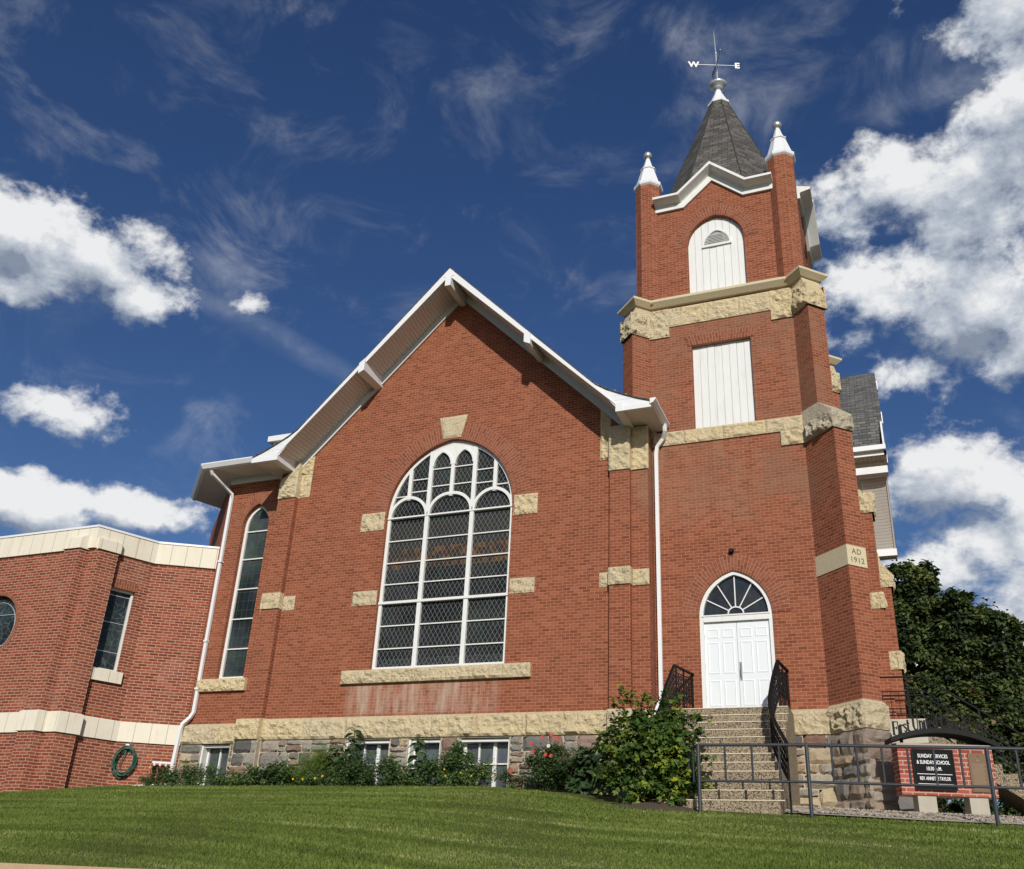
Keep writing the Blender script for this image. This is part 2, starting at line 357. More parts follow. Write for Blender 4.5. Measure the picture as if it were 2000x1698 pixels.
M_rubble = attr_mat('field_stone', [(0,(.095,.09,.085)),(.12,(.24,.23,.205)),(.24,(.33,.25,.20)),(.36,(.32,.31,.27)),(.48,(.38,.34,.275)),(.58,(.245,.15,.115)),(.70,(.43,.39,.31)),(.80,(.34,.235,.185)),(.90,(.56,.47,.30)),(1,(.22,.12,.09))], .9, bump=.055, nscale=11)
M_leaf = attr_mat('shrub_leaf', [(0,(.020,.045,.013)),(.5,(.055,.11,.024)),(.75,(.13,.20,.034)),(.93,(.23,.29,.040)),(1,(.36,.38,.035))], .45, .34)
M_leaf2 = attr_mat('garden_leaf', [(0,(.036,.068,.024)),(.6,(.092,.158,.046)),(1,(.20,.27,.080))], .55, .36)
M_leaf3 = attr_mat('feathery_leaf', [(0,(.09,.15,.02)),(1,(.20,.29,.05))], .6, .38)
M_tree = attr_mat('tree_leaf', [(0,(.010,.020,.008)),(.5,(.038,.062,.020)),(.85,(.10,.13,.038)),(1,(.16,.19,.055))], .6, .25)
M_hedge = attr_mat('hedge_leaf', [(0,(.016,.028,.011)),(.5,(.052,.084,.026)),(.9,(.12,.155,.045)),(1,(.19,.10,.04))], .6, .25)
M_grey = attr_mat('far_leaf', [(0,(.04,.048,.038)),(1,(.09,.10,.075))], .7, .2)
M_big = attr_mat('sunflower_leaf', [(0,(.045,.085,.034)),(1,(.11,.17,.072))], .5, .35)
M_grass = attr_mat('mown_grass', [(0,(.072,.108,.018)),(.45,(.148,.200,.040)),(.8,(.220,.268,.070)),(.95,(.36,.37,.15)),(1,(.46,.43,.24))], .7, .22, spec=.15)
M_bark = plain('bark', (.045,.036,.028), .95, .1, .4, 8, bump=.03)
M_stem = plain('green_stem', (.06,.11,.03), .6, .3, .2)
M_soil = plain('dry_garden_soil', (.105,.080,.060), .95, .1, .35, 12, bump=.03)
M_red = plain('coral_petal', (.50,.075,.050), .6, .2, .2, 30)
M_poppy = plain('red_petal', (.42,.030,.022), .6, .2, .2, 30)
M_yellow = plain('yellow_petal', (.70,.42,.03), .6, .2, .2, 30)
M_pink = plain('white_petal', (.70,.62,.60), .6, .2, .1, 30)
M_hose = plain('green_rubber', (.018,.085,.055), .4, .4, .2, 9)
M_bronze = plain('bronze_plaque', (.135,.085,.048), .5, .4, .15, 30, .35)
M_paper = plain('white_lettering', (.84,.84,.82), .6, .3, .02)
M_panel = plain('black_board', (.005,.005,.006), .6, .12, .2, 3)
M_conc = plain('pale_concrete', (.42,.39,.32), .9, .2, .2, 5, bump=.008)
M_ground = plain('dry_ground', (.11,.10,.06), .95, .1, .3, .4)
M_asph = plain('asphalt', (.05,.05,.052), .9, .2, .2, 20, bump=.006)
M_tan = plain('tan_concrete_cap', (.44,.31,.20), .9, .2, .18, 6, bump=.006)
M_silver = plain('silver_ball_metal', (.62,.61,.57), .35, .5, .1, 9, .7)
def aggregate():
    g = G('exposed_aggregate'); vor = g.n('ShaderNodeTexVoronoi'); vor.inputs['Scale'].default_value = 42; g.l(g.pos(), vor.inputs['Vector'])
    c = g.ramp(vor.outputs['Color'], [(0,(.17,.13,.09)),(.3,(.30,.24,.16)),(.55,(.42,.34,.22)),(.8,(.20,.16,.12)),(1,(.55,.48,.36))])
    c = g.mix(g.math('GREATER_THAN', vor.outputs['Distance'], .62), c, (.10,.08,.06))
    g.set(c, .9, .25); g.bump(g.math('MULTIPLY', vor.outputs['Distance'], -1), .012); return g.m
M_agg = aggregate()

# ------------------------------------------------------------------ mesh helpers
class Fr:                                                            # wall frame: s along the wall, d outwards, z up
    def __init__(s, o, t):
        s.o = Vector((o[0], o[1], 0)); s.t = Vector((t[0], t[1], 0)).normalized(); s.n = Vector((s.t.y, -s.t.x, 0))
    def p(s, a, d, z): return s.o + s.t*a + s.n*d + Vector((0,0,z))
class MB:
    def __init__(s): s.v = []; s.f = []; s.tint = []; s.uv = []
    def add(s, vs, fs, tint=0.0, uvs=None):
        b = len(s.v); s.v += [tuple(v) for v in vs]
        for k, f in enumerate(fs):
            s.f.append(tuple(b+i for i in f)); s.tint.append(tint)
            s.uv.append(uvs[k] if uvs else None)
    def hexa(s, P, tint=0.0):                                        # P: bottom ring 4, top ring 4
        s.add(P, [(3,2,1,0),(4,5,6,7),(0,1,5,4),(1,2,6,5),(2,3,7,6),(3,0,4,7)], tint)
    def box(s, fr, a0, a1, d0, d1, z0, z1, tint=0.0):
        s.hexa([fr.p(a0,d1,z0), fr.p(a1,d1,z0), fr.p(a1,d0,z0), fr.p(a0,d0,z0), fr.p(a0,d1,z1), fr.p(a1,d1,z1), fr.p(a1,d0,z1), fr.p(a0,d0,z1)], tint)
    def prism(s, base, off, tint=0.0):
        n = len(base); off = Vector(off); base = [Vector(b) for b in base]
        s.add(base + [b+off for b in base], [tuple(range(n))[::-1], tuple(range(n, 2*n))] + [(i, (i+1) % n, n+(i+1) % n, n+i) for i in range(n)], tint)
    def tube(s, pts, r, n=8, closed=False, flat=None, tint=0.0):
        pts = [Vector(p) for p in pts]; m = len(pts); b = len(s.v); ref = None
        for i, p in enumerate(pts):
            a = pts[(i-1) % m] if (closed or i > 0) else p; c = pts[(i+1) % m] if (closed or i < m-1) else p
            t = (c-a).normalized()
            if ref is None or abs(ref.dot(t)) > .95: ref = Vector((0,0,1)) if abs(t.z) < .9 else Vector((0,1,0))
            x = t.cross(ref).normalized(); y = x.cross(t)
            rr = r[i] if isinstance(r, (list, tuple)) else r
            for k in range(n):
                an = 2*math.pi*(k+.5)/n
                rx, ry = (rr, rr) if flat is None else flat
                s.v.append(tuple(p + x*math.cos(an)*rx + y*math.sin(an)*ry))
        for i in range(m if closed else m-1):
            for k in range(n):
                j = (i+1) % m
                s.f.append((b+i*n+k, b+i*n+(k+1) % n, b+j*n+(k+1) % n, b+j*n+k)); s.tint.append(tint); s.uv.append(None)
        if not closed:
            s.f.append(tuple(b+k for k in range(n))[::-1]); s.f.append(tuple(b+(m-1)*n+k for k in range(n))); s.tint += [tint]*2; s.uv += [None]*2
    def bar(s, p0, p1, w, h, tint=0.0):                               # square bar
        s.tube([p0, p1], .5, 4, flat=(w*.7071, h*.7071), tint=tint)
    def lathe(s, prof, c, n=24, axis=Vector((0,0,1)), rot=0.0):
        c = Vector(c); b = len(s.v)
        for r, z in prof:
            for k in range(n):
                a = 2*math.pi*k/n + rot; s.v.append(tuple(c + Vector((r*math.cos(a), r*math.sin(a), z))))
        for i in range(len(prof)-1):
            for k in range(n):
                s.f.append((b+i*n+k, b+i*n+(k+1) % n, b+(i+1)*n+(k+1) % n, b+(i+1)*n+k)); s.tint.append(0.0); s.uv.append(None)
        s.f.append(tuple(b+k for k in range(n))[::-1]); s.f.append(tuple(b+(len(prof)-1)*n+k for k in range(n))); s.tint += [0.0]*2; s.uv += [None]*2
    def panel(s, fr, outer, holes=(), d=0.0, reveal=0.0, back=None):  # wall face with openings; reveal = jamb depth
        pts = list(outer); loops = [outer] + list(holes)
        tri = geometry.tessellate_polygon([[Vector((a, z, 0)) for a, z in lp] for lp in loops])
        flat = [q for lp in loops for q in lp]
        vs = [fr.p(a, d, z) for a, z in flat]; fs = []
        for t in tri:
            a, b, c = (Vector((*flat[i], 0)) for i in t)
            fs.append(tuple(t) if (b-a).cross(c-a).z > 0 else tuple(t)[::-1])
        s.add(vs, fs)
        if reveal:
            for h in holes:
                m = len(h); ar = sum(h[i][0]*h[(i+1) % m][1]-h[(i+1) % m][0]*h[i][1] for i in range(m))
                hh = h if ar > 0 else h[::-1]
                v = [fr.p(a, d, z) for a, z in hh] + [fr.p(a, d-reveal, z) for a, z in hh]
                s.add(v, [((i+1) % m, i, m+i, m+(i+1) % m) for i in range(m)])
    def rock(s, fr, a0, a1, d0, d1, z0, z1, amp=.035, step=.05, top=None, seed=0, tint=0.0, edge=.03):
        nu = max(2, int((a1-a0)/step)); nv = max(2, int((z1-z0)/step)); b = len(s.v)
        for j in range(nv+1):
            for i in range(nu+1):
                a = a0+(a1-a0)*i/nu; z = z0+(z1-z0)*j/nv
                e = min(i, nu-i, j, nv-j); k = 0 if e == 0 else 1
                P = Vector((a*3.1+seed*7.3, z*3.1, seed*3.7+d1))
                h = noise.noise(P*1.1)*.9 + noise.noise(P*2.7)*.85 + noise.noise(P*6.0)*.55; h = h*1.45 + .35*(h > .25)
                dd = d1 + (amp*h if k else -edge)
                za = z
                if top is not None: za = z0+(min(z1, top(a))-z0)*j/nv
                s.v.append(tuple(fr.p(a + (0 if i in (0, nu) else .18*step*noise.noise(P*5)), dd, za)))
        w = nu+1
        for j in range(nv):
            for i in range(nu):
                q = (b+j*w+i, b+j*w+i+1, b+(j+1)*w+i+1, b+(j+1)*w+i)
                s.f += [(q[0], q[1], q[2]), (q[0], q[2], q[3])] if (i+j) % 2 else [(q[0], q[1], q[3]), (q[1], q[2], q[3])]
                s.tint += [tint]*2; s.uv += [None]*2
        zt0 = z1 if top is None else min(z1, top(a0)); zt1 = z1 if top is None else min(z1, top(a1))
        A = [fr.p(a0,d1-edge,z0), fr.p(a1,d1-edge,z0), fr.p(a1,d1-edge,zt1), fr.p(a0,d1-edge,zt0), fr.p(a0,d0,z0), fr.p(a1,d0,z0), fr.p(a1,d0,zt1), fr.p(a0,d0,zt0)]
        s.add(A, [(1,0,4,5),(2,1,5,6),(3,2,6,7),(0,3,7,4)], tint)
    def build(s, name, mat, parent=None, smooth=False, label=None, cat=None, group=None, kind=None):
        me = bpy.data.meshes.new(name); me.from_pydata(s.v, [], s.f)
        if any(s.tint):
            at = me.attributes.new('tint', 'FLOAT', 'FACE'); at.data.foreach_set('value', s.tint)
        if any(u is not None for u in s.uv):
            ul = me.uv_layers.new(name='UVMap')
            for p in me.polygons:
                u = s.uv[p.index]
                if u:
                    for k, li in enumerate(p.loop_indices): ul.data[li].uv = u[k]
        me.materials.append(mat); 
        if smooth: me.polygons.foreach_set('use_smooth', [True]*len(me.polygons))
        me.update(); o = bpy.data.objects.new(name, me); col.objects.link(o)
        if parent is not None:
            o.parent = parent; me.transform(Matrix.Translation(-wloc(parent)))
        tag(o, label, cat, group, kind); return o
def wloc(o):
    v = Vector((0,0,0))
    while o is not None: v = v + o.location; o = o.parent
    return v
def tag(o, label=None, cat=None, group=None, kind=None):
    for k, v in (('label', label), ('category', cat), ('group', group), ('kind', kind)):
        if v: o[k] = v
    return o
def thing(name, loc, label, cat, group=None):
    o = bpy.data.objects.new(name, None); o.empty_display_size = .3; col.objects.link(o); o.location = loc
    return tag(o, label, cat, group)
def arr_mesh(name, verts, faces, mat, parent=None, tint=None, nper=None, label=None, cat=None, group=None, kind=None, smooth=False):
    """fast mesh from numpy arrays; faces (F, k)"""
    me = bpy.data.meshes.new(name); V = np.asarray(verts, np.float32); F = np.asarray(faces, np.int32); k = F.shape[1]
    if parent is not None: V = V - np.array(wloc(parent), np.float32)
    me.vertices.add(len(V)); me.vertices.foreach_set('co', V.ravel())
    me.loops.add(F.size); me.loops.foreach_set('vertex_index', F.ravel())
    me.polygons.add(len(F)); me.polygons.foreach_set('loop_start', np.arange(len(F), dtype=np.int32)*k)
    try: me.polygons.foreach_set('loop_total', np.full(len(F), k, np.int32))
    except Exception: pass
    if tint is not None:
        at = me.attributes.new('tint', 'FLOAT', 'FACE'); at.data.foreach_set('value', np.asarray(tint, np.float32))
    me.materials.append(mat); me.update(calc_edges=True); me.validate()
    if smooth: me.polygons.foreach_set('use_smooth', [True]*len(me.polygons))
    o = bpy.data.objects.new(name, me); col.objects.link(o)
    if parent is not None: o.parent = parent
    return tag(o, label, cat, group, kind)
def arch(c, w, zs, rise, n=12):                                       # pointed arch, right spring to left spring
    r = (rise*rise+w*w)/(2*w); am = math.acos(max(-1, min(1, (r-w)/r)))
    rp = [(c+w-r+r*math.cos(am*i/n), zs+r*math.sin(am*i/n)) for i in range(n+1)]
    return rp + [(2*c-a, z) for a, z in rp[-2::-1]]
def opening(c, w, z0, zs, rise, n=12): return [(c-w, z0), (c+w, z0)] + arch(c, w, zs, rise, n)
def rect(a0, a1, z0, z1): return [(a0,z0),(a1,z0),(a1,z1),(a0,z1)]
def arch_ring(mb, fr, c, w, zs, rise, th, d, n=26, drop=0.0):         # voussoirs: UV x across the ring, y along it
    I = arch(c, w, zs, rise, n); O = []
    r = (rise*rise+w*w)/(2*w); am = math.acos((r-w)/r); R2 = r+th; am2 = math.acos((r-w)/R2)
    O = [(c+w-r+R2*math.cos(am2*i/n), zs+R2*math.sin(am2*i/n)) for i in range(n+1)]; O = O + [(2*c-a, z) for a, z in O[-2::-1]]
    L = 0.0
    for i in range(len(I)-1):
        seg = math.hypot(O[i+1][0]-O[i][0], O[i+1][1]-O[i][1])*.8
        mb.add([fr.p(*I[i][:1], d, I[i][1]), fr.p(O[i][0], d, O[i][1]), fr.p(O[i+1][0], d, O[i+1][1]), fr.p(I[i+1][0], d, I[i+1][1])], [(0,1,2,3)],
               uvs=[[(0,L),(th,L),(th,L+seg),(0,L+seg)]])
        L += seg
    m = len(O); mb.add([fr.p(a,d,z) for a,z in O]+[fr.p(a,d-.02,z) for a,z in O], [(i, m+i, m+i+1, i+1) for i in range(m-1)])
def frame_strip(mb, fr, out, w, d0, d1):                              # frame board following a closed outline, inwards by w
    m = len(out); ca = sum(a for a,_ in out)/m
    pts = [Vector((a, z)) for a, z in out]; ar = sum(pts[i].x*pts[(i+1)%m].y-pts[(i+1)%m].x*pts[i].y for i in range(m))
    if ar < 0: pts = pts[::-1]
    inn = []
    for i in range(m):
        e0 = (pts[i]-pts[i-1]).normalized(); e1 = (pts[(i+1)%m]-pts[i]).normalized()
        n0 = Vector((-e0.y, e0.x)); n1 = Vector((-e1.y, e1.x)); b = (n0+n1); b = b/max(.35, b.dot(n0)) if b.length > 1e-6 else n0
        inn.append(pts[i]+b*w)
    v = [fr.p(p.x,d1,p.y) for p in pts]+[fr.p(p.x,d1,p.y) for p in inn]+[fr.p(p.x,d0,p.y) for p in inn]
    fs = []
    for i in range(m):
        j = (i+1)%m; fs += [(i,j,m+j,m+i), (m+i,m+j,2*m+j,2*m+i)]
    mb.add(v, fs)
def arc_bar(mb, fr, pts, w, d0, d1):                                  # mitred bar of width w following (s,z) points
    P = [Vector(p) for p in pts]; n = len(P); sec = []
    for i in range(n):
        e0 = (P[i]-P[i-1]).normalized() if i else (P[1]-P[0]).normalized(); e1 = (P[i+1]-P[i]).normalized() if i < n-1 else e0
        n0 = Vector((-e0.y, e0.x)); n1 = Vector((-e1.y, e1.x)); m = n0+n1; m = m/max(.5, m.dot(n0))*w/2
        a, b = P[i]-m, P[i]+m; sec += [fr.p(a.x,d1,a.y), fr.p(b.x,d1,b.y), fr.p(b.x,d0,b.y), fr.p(a.x,d0,a.y)]
    mb.add(sec, [(i*4+j, (i+1)*4+j, (i+1)*4+(j+1)%4, i*4+(j+1)%4) for i in range(n-1) for j in range(4)] + [(0,1,2,3), (n*4-1,n*4-2,n*4-3,n*4-4)])
def text_obj(s, size, mat, parent, loc, xdir, updir, ext=.004, align='LEFT', bold=0.0, name='lettering', spacing=1.0, squeeze=1.0):
    cu = bpy.data.curves.new('t', 'FONT'); cu.body = s; cu.size = size; cu.extrude = ext; cu.align_x = align; cu.offset = bold; cu.space_character = spacing
    cu.resolution_u = 4
    tmp = bpy.data.objects.new('t', cu); col.objects.link(tmp); bpy.context.view_layer.update()
    dg = bpy.context.evaluated_depsgraph_get(); me = bpy.data.meshes.new_from_object(tmp.evaluated_get(dg))
    bpy.data.objects.remove(tmp); bpy.data.curves.remove(cu)
    x = Vector(xdir).normalized(); y = Vector(updir).normalized(); z = x.cross(y)
    mt = Matrix((x*squeeze, y, z)).transposed().to_4x4(); mt.translation = Vector(loc)-wloc(parent)
    me.transform(mt); me.materials.clear(); me.materials.append(mat); me.name = name
    o = bpy.data.objects.new(name, me); col.objects.link(o); o.parent = parent; return o

# ------------------------------------------------------------------ ground
ZX = [-60,-12,-10,-8,-4,2,4,6,8.5,10.4,12,60]; ZV = [-2.1,-1.93,-1.88,-1.74,-1.73,-1.73,-1.82,-1.99,-2.09,-2.17,-2.22,-2.7]
EDGE = -14.43
def gz(x, y):
    return np.interp(x, ZX, ZV) - .165*np.maximum(0, -1-np.asarray(y)) - .0*np.asarray(x)
def grid_mesh(name, xs, ys, fz, mat, **kw):
    X, Y = np.meshgrid(xs, ys); Z = fz(X, Y); V = np.stack([X, Y, Z], -1).reshape(-1, 3); w = len(xs)
    i = (np.arange(len(ys)-1)[:, None]*w + np.arange(w-1)[None]).ravel()
    return arr_mesh(name, V, np.stack([i, i+1, i+w+1, i+w], 1), mat, smooth=True, **kw)
def lawn_mat():
    g = G('lawn_turf'); n = g.noise(1.2, 5, .6); f = g.noise(60, 3, .7)
    c = g.mix(n, (.095,.115,.030), (.14,.155,.050)); c = g.mix(g.math('MULTIPLY', f, .5), c, (.02,.03,.008))
    g.set(c, .95, .1); g.bump(f, .02); return g.m
xs = np.concatenate([np.linspace(-60, -16, 12), np.linspace(-15, 18, 67), np.linspace(20, 60, 11)])
grid_mesh('lawn', xs, np.linspace(EDGE, 1.2, 64), lambda X, Y: gz(X, Y) + .012*np.sin(X*1.3+Y*.7), lawn_mat(), kind='structure')
def far_z(X, Y): return np.where(Y > -5, gz(np.clip(X, -60, 60), np.full_like(X, 0.0))-.03, -5.62)
grid_mesh('ground', np.array([-3000,-600,-150,-60,-30,-12,0,12,30,60,150,600,3000.]), np.array([1.0,6,20,60,150,600,3000.]), lambda X, Y: np.interp(np.clip(X,-60,60), ZX, ZV)-.03, M_ground, kind='structure')
g2 = MB(); F0 = Fr((0,0), (1,0))
g2.box(F0, -60, 60, -EDGE, -EDGE+.30, -6.2, -3.868)
g2.build('retaining_wall', M_tan, label='low tan concrete retaining wall along the foot of the lawn', cat='wall')
g3 = MB(); g3.box(F0, -300, 300, -EDGE+.30, -EDGE+2.6, -6.2, -5.5); g3.build('sidewalk', M_conc, kind='structure')
g4 = MB(); g4.box(F0, -3000, 3000, -EDGE+2.6, 3000, -6.3, -5.64); g4.build('street', M_asph, kind='structure')

# mown grass blades over the visible lawn
def grass():
    V = []; T = []
    for (y0, y1, dens, h, w) in ((-14.4,-12.2,4200,.034,.0048),(-12.2,-9.5,2800,.034,.0065),(-9.5,-6,1700,.036,.0085),(-6,-1.0,900,.038,.012)):
        x0, x1 = -15.0, 15.0
        n = int((x1-x0)*(y1-y0)*dens)
        x = rng.uniform(x0, x1, n); y = rng.uniform(y0, y1, n)
        # keep only what the place shows: a wedge opening from the street
        k = (y+20.3); vis = (x > 10.4-1.75*k-1) & (x < 10.4+.20*k+1.6)
        bed = (y > np.interp(x, [-12,-8.4,-8,2,3.2,4.0,5.1,6.7,8.4,15], [-2.05,-1.2,-1.05,-1.05,-1.3,-1.9,-3.0,-3.25,-2.75,-2.0]))
        vis &= ~bed
        x, y = x[vis], y[vis]; n = len(x)
        z = gz(x, y)
        hh = h*rng.uniform(.55, 1.25, n); a = rng.uniform(0, 2*np.pi, n); lean = rng.uniform(.1, .9, n)*hh
        ww = w*rng.uniform(.7, 1.3, n)
        b = rng.uniform(0, 2*np.pi, n)
        p = np.stack([x, y, z-.004], 1); s = np.stack([np.cos(a)*ww, np.sin(a)*ww, np.zeros(n)], 1)
        tip = p + np.stack([np.cos(b)*lean, np.sin(b)*lean, hh], 1)
        V.append(np.stack([p-s, p+s, tip], 1).reshape(-1, 3))
        GX, GY = np.meshgrid(np.linspace(-16,16,161), np.linspace(-15,0,226), indexing='ij')
        def tex(sx, sy, k): 
            A_ = np.array([noise.fractal((a*sx, b*sy, k), .6, 2.1, 4) for a, b in zip(GX.ravel(), GY.ravel())]).reshape(GX.shape)
            return A_[np.clip(((x+16)/32*160).astype(int),0,160), np.clip(((y+15)/15*225).astype(int),0,225)]
        if 'NZ' not in globals(): pass
        streak = tex(.22, 2.6, 1.0); cloudy = tex(.5, .8, 5.0); fleck = tex(1.6, 3.0, 9.0)
        stripe = np.sin(y*4.6+.25*np.sin(x*.35))
        dry = np.clip((.7*streak+.8*fleck+.3*cloudy-.50)*1.6, 0, 1)
        t = .42 + .06*stripe + .30*streak + .22*cloudy + rng.normal(0, .12, n) + dry*rng.uniform(.0, .38, n)
        T.append(np.clip(t, 0, 1))
    V = np.concatenate(V); T = np.concatenate(T)
    arr_mesh('grass', V, np.arange(len(V)).reshape(-1, 3), M_grass, tint=T, kind='stuff')
grass()

# ------------------------------------------------------------------ church
ch = thing('church', (0,0,-1.65), 'red brick church with a white-trimmed gable and a square tower under a dark spire', 'church')
XT, YT, HT = 7.105, .463, 1.808; H = 2.154; YC = YT+H
S = Fr((0,0), (1,0))                                                  # south gable wall
T_S = Fr((XT,YT), (1,0)); T_E = Fr((XT+H,YC), (0,1)); T_W = Fr((XT-H,YC), (0,-1)); T_N = Fr((XT,YC+H), (-1,0))
E_ = Fr((9.70,7.34), (0,1))                                           # east gable wall
LAN = Fr((0,YT), (1,0))                                               # recessed bay left of the gable
def pt(name, mb, mat, parent=ch, **kw): return mb.build(name, mat, parent, **kw)

# --- gable wings
def wing(fr, hw, zr, ze, oh, depth, main=True):
    k = hw/5.643; sl = (zr-1.55-ze+.0)/(hw*.73) if not main else 1.045
    zk = lambda a: zr-sl*a
    x1 = 4.2*k; prof = [(0,zr),(x1,zk(x1)),(4.55*k, ze+.49),(4.95*k, ze+.285),(5.3*k, ze+.125),(hw,ze)]
    # shingles
    mb = MB()
    for sg in (1,-1):
        for i in range(len(prof)-1):
            (a0,z0),(a1,z1) = prof[i],prof[i+1]
            P = [fr.p(sg*a0,oh+.012,z0), fr.p(sg*a1,oh+.012,z1), fr.p(sg*a1,-depth,z1), fr.p(sg*a0,-depth,z0)]
            Q = [p-Vector((0,0,.03)) for p in P]
            if sg < 0: P = P[::-1]; Q = Q[::-1]
            mb.hexa([Q[0],Q[1],Q[2],Q[3],P[0],P[1],P[2],P[3]])
    pt('roof', mb, M_shing2 if not main else M_shing)
    xb = 4.79*k; zfa = zr-.29; sf = (zfa-(ze-.0))/xb                   # straight lower edge of the barge board
    for sg in (1,-1):
        # barge board (front skin between roof line and straight lower edge)
        mb = MB(); 
        wlow = lambda a: zfa-sf*a
        d0, d1 = oh-.045, oh
        st = [(0,zr-.075),(x1*.98,zk(x1*.98)-.075)]
        # strip along the straight part
        q = [(0,zfa),(xb,wlow(xb)),(xb,wlow(xb)+.02),(x1,zk(x1)-.035),(0,zr-.035)]
        base = [fr.p(sg*a,d1,z) for a,z in q]; 
        mb.prism(base if sg > 0 else base[::-1], fr.n*(d0-d1))
        pt('barge_board', mb, M_white)
        mb = MB()                                                     # sided triangle under the flared eave
        q = [(xb,ze-.07),(hw,ze-.07),(hw,ze-.032)]+[(a,z-.034) for a,z in prof[4:0:-1]]
        base = [fr.p(sg*a,oh-.02,z) for a,z in q]; mb.prism(base if sg > 0 else base[::-1], fr.n*-.03)
        for zz in (.12,.26,.40):
            mb.box(fr, *(sorted((sg*(xb-.02-.2*zz), sg*(hw-.10-1.9*zz)))), oh-.022, oh-.016, ze+zz, ze+zz+.008)
        pt('eave_panel', mb, M_white)
        mb = MB(); mb.box(fr, *sorted((sg*(xb+.02), sg*hw)), oh-.05, oh+.005, ze-.19, ze-.068); pt('eave_fascia', mb, M_white)
        # sloping soffit
        mb = MB(); zs = lambda a: zr-.215-(zr-.215-(ze+.03))/xb*a
        zw = lambda a: zr-.20-(zr-.20-(ze+.03))/xb*a; zf = lambda a: wlow(a)+.03
        P = [fr.p(0,0,zw(0)), fr.p(sg*xb,0,zw(xb)), fr.p(sg*xb,oh-.045,zf(xb)), fr.p(0,oh-.045,zf(0))]
        mb.add(P, [(0,1,2,3) if sg > 0 else (3,2,1,0)]); pt('soffit', mb, M_soff)
        # flat return soffit and gutter
        yend = -(YT-.01) if main else -.5
        mb = MB(); mb.add([fr.p(sg*xb,yend,ze-.12), fr.p(sg*(hw-.02),yend,ze-.12), fr.p(sg*(hw-.02),oh-.05,ze-.12), fr.p(sg*xb,oh-.05,ze-.12)], [(0,1,2,3) if sg > 0 else (3,2,1,0)])
        pt('soffit', mb, M_soffy if main else M_soffx)
        # frieze board on the wall
        zl = lambda a: zs(0)-.25-(zs(0)-zs(xb))/xb*a
        mb = MB(); q = [(0,zl(0)),(xb+.1,zl(xb+.1)),(xb+.1,zw(xb+.1)),(0,zw(0))]
        base = [fr.p(sg*a,.06,z) for a,z in q]; mb.prism(base if sg > 0 else base[::-1], fr.n*-.055); pt('frieze_board', mb, M_trimgrey)
        # brackets
        for a, drop in ((2.44*k,.0),(4.875*k,.0)):
            zt = wlow(a) if a < 4*k else ze+.0
            mb = MB(); w_ = .088
            if a < 4*k: mb.hexa([fr.p(sg*(a-w_),oh+.05,zt-.17+.13*0), fr.p(sg*(a+w_),oh+.05,zt-.17-.09), fr.p(sg*(a+w_),.0,zt-.26), fr.p(sg*(a-w_),.0,zt-.17),
                                 fr.p(sg*(a-w_),oh+.05,zt+.20), fr.p(sg*(a+w_),oh+.05,zt+.06), fr.p(sg*(a+w_),.0,zt+.06), fr.p(sg*(a-w_),.0,zt+.20)] if sg > 0 else
                                [fr.p(-(a+w_),oh+.05,zt-.26), fr.p(-(a-w_),oh+.05,zt-.17), fr.p(-(a-w_),.0,zt-.17), fr.p(-(a+w_),.0,zt-.26),
                                 fr.p(-(a+w_),oh+.05,zt+.06), fr.p(-(a-w_),oh+.05,zt+.20), fr.p(-(a-w_),.0,zt+.20), fr.p(-(a+w_),.0,zt+.06)])
            else: mb.box(fr, *sorted((sg*(a-w_), sg*(a+w_))), 0, oh+.02, ze-.20, ze+.03)
            pt('bracket', mb, M_white)
    mb = MB(); mb.box(fr, -.085, .085, 0, oh+.05, zfa-.36, zfa-.05); pt('bracket', mb, M_white)
    # apex piece closing the two boards
    mb = MB(); mb.prism([fr.p(-.16,oh+.012,zfa-.03), fr.p(.16,oh+.012,zfa-.03), fr.p(.16,oh+.012,zr-.25), fr.p(0,oh+.012,zr-.08), fr.p(-.16,oh+.012,zr-.25)], fr.n*-.03); pt('gable_cap', mb, M_white)
wing(S, 5.643, 12.1, 6.98, 1.005, 8.2)
wing(E_, 4.2, 11.53, 6.98, .95, 9.0, main=False)
for a0, a1, z0, z1 in ((-4.32,-4.205,6.90,7.03),(-4.20,-4.15,6.79,6.98)):
    mb = MB(); mb.box(E_, a0, a1, -1.2, .955, z0, z1); pt('gutter', mb, M_white)

# --- south gable wall
WC, WW, WZ0, WZS, WR = .03, 1.79, 1.115, 5.18, 2.03
wall = MB()
win_o = opening(WC, WW, WZ0, WZS, WR, 16)
wall.panel(S, [(-5.3,-.05),(5.3,-.05),(5.3,6.95),(4.9,6.95),(0,11.86),(-4.9,6.95),(-5.3,6.95)], [win_o], reveal=.24)
for sg in (1,-1):
    P = [S.p(sg*5.3,0,-.05), S.p(sg*5.3,-YT,-.05), S.p(sg*5.3,-YT,6.95), S.p(sg*5.3,0,6.95)]
    wall.add(P, [(0,1,2,3) if sg > 0 else (3,2,1,0)])
# recessed left bay with lancet, then the splayed west corner
LO = opening(-6.32, .445, 1.175, 5.58, .66, 12)
wall.panel(LAN, [(-7.43,-.05),(-5.3,-.05),(-5.3,7.16),(-7.43,7.16)], [LO], reveal=.24)
CH = Fr((-7.43,YT), (1,-1))                                           # splayed corner running back to the north-west
wall.add([CH.p(-5,0,-2.4), CH.p(0,0,-2.4), CH.p(0,0,7.16), CH.p(-5,0,7.16)], [(0,1,2,3)])
pt('wall', wall, M_brick)
ew = MB(); ew.panel(E_, [(-3.75,-.05),(3.75,-.05),(3.75,6.95),(3.4,7.3),(0,11.2),(-3.4,7.3),(-3.75,6.95)])
for a in (-3.75, 3.75): ew.add([E_.p(a,0,-2.6), E_.p(a,-1.2,-2.6), E_.p(a,-1.2,7.2), E_.p(a,0,7.2)], [(0,1,2,3) if a > 0 else (3,2,1,0)])
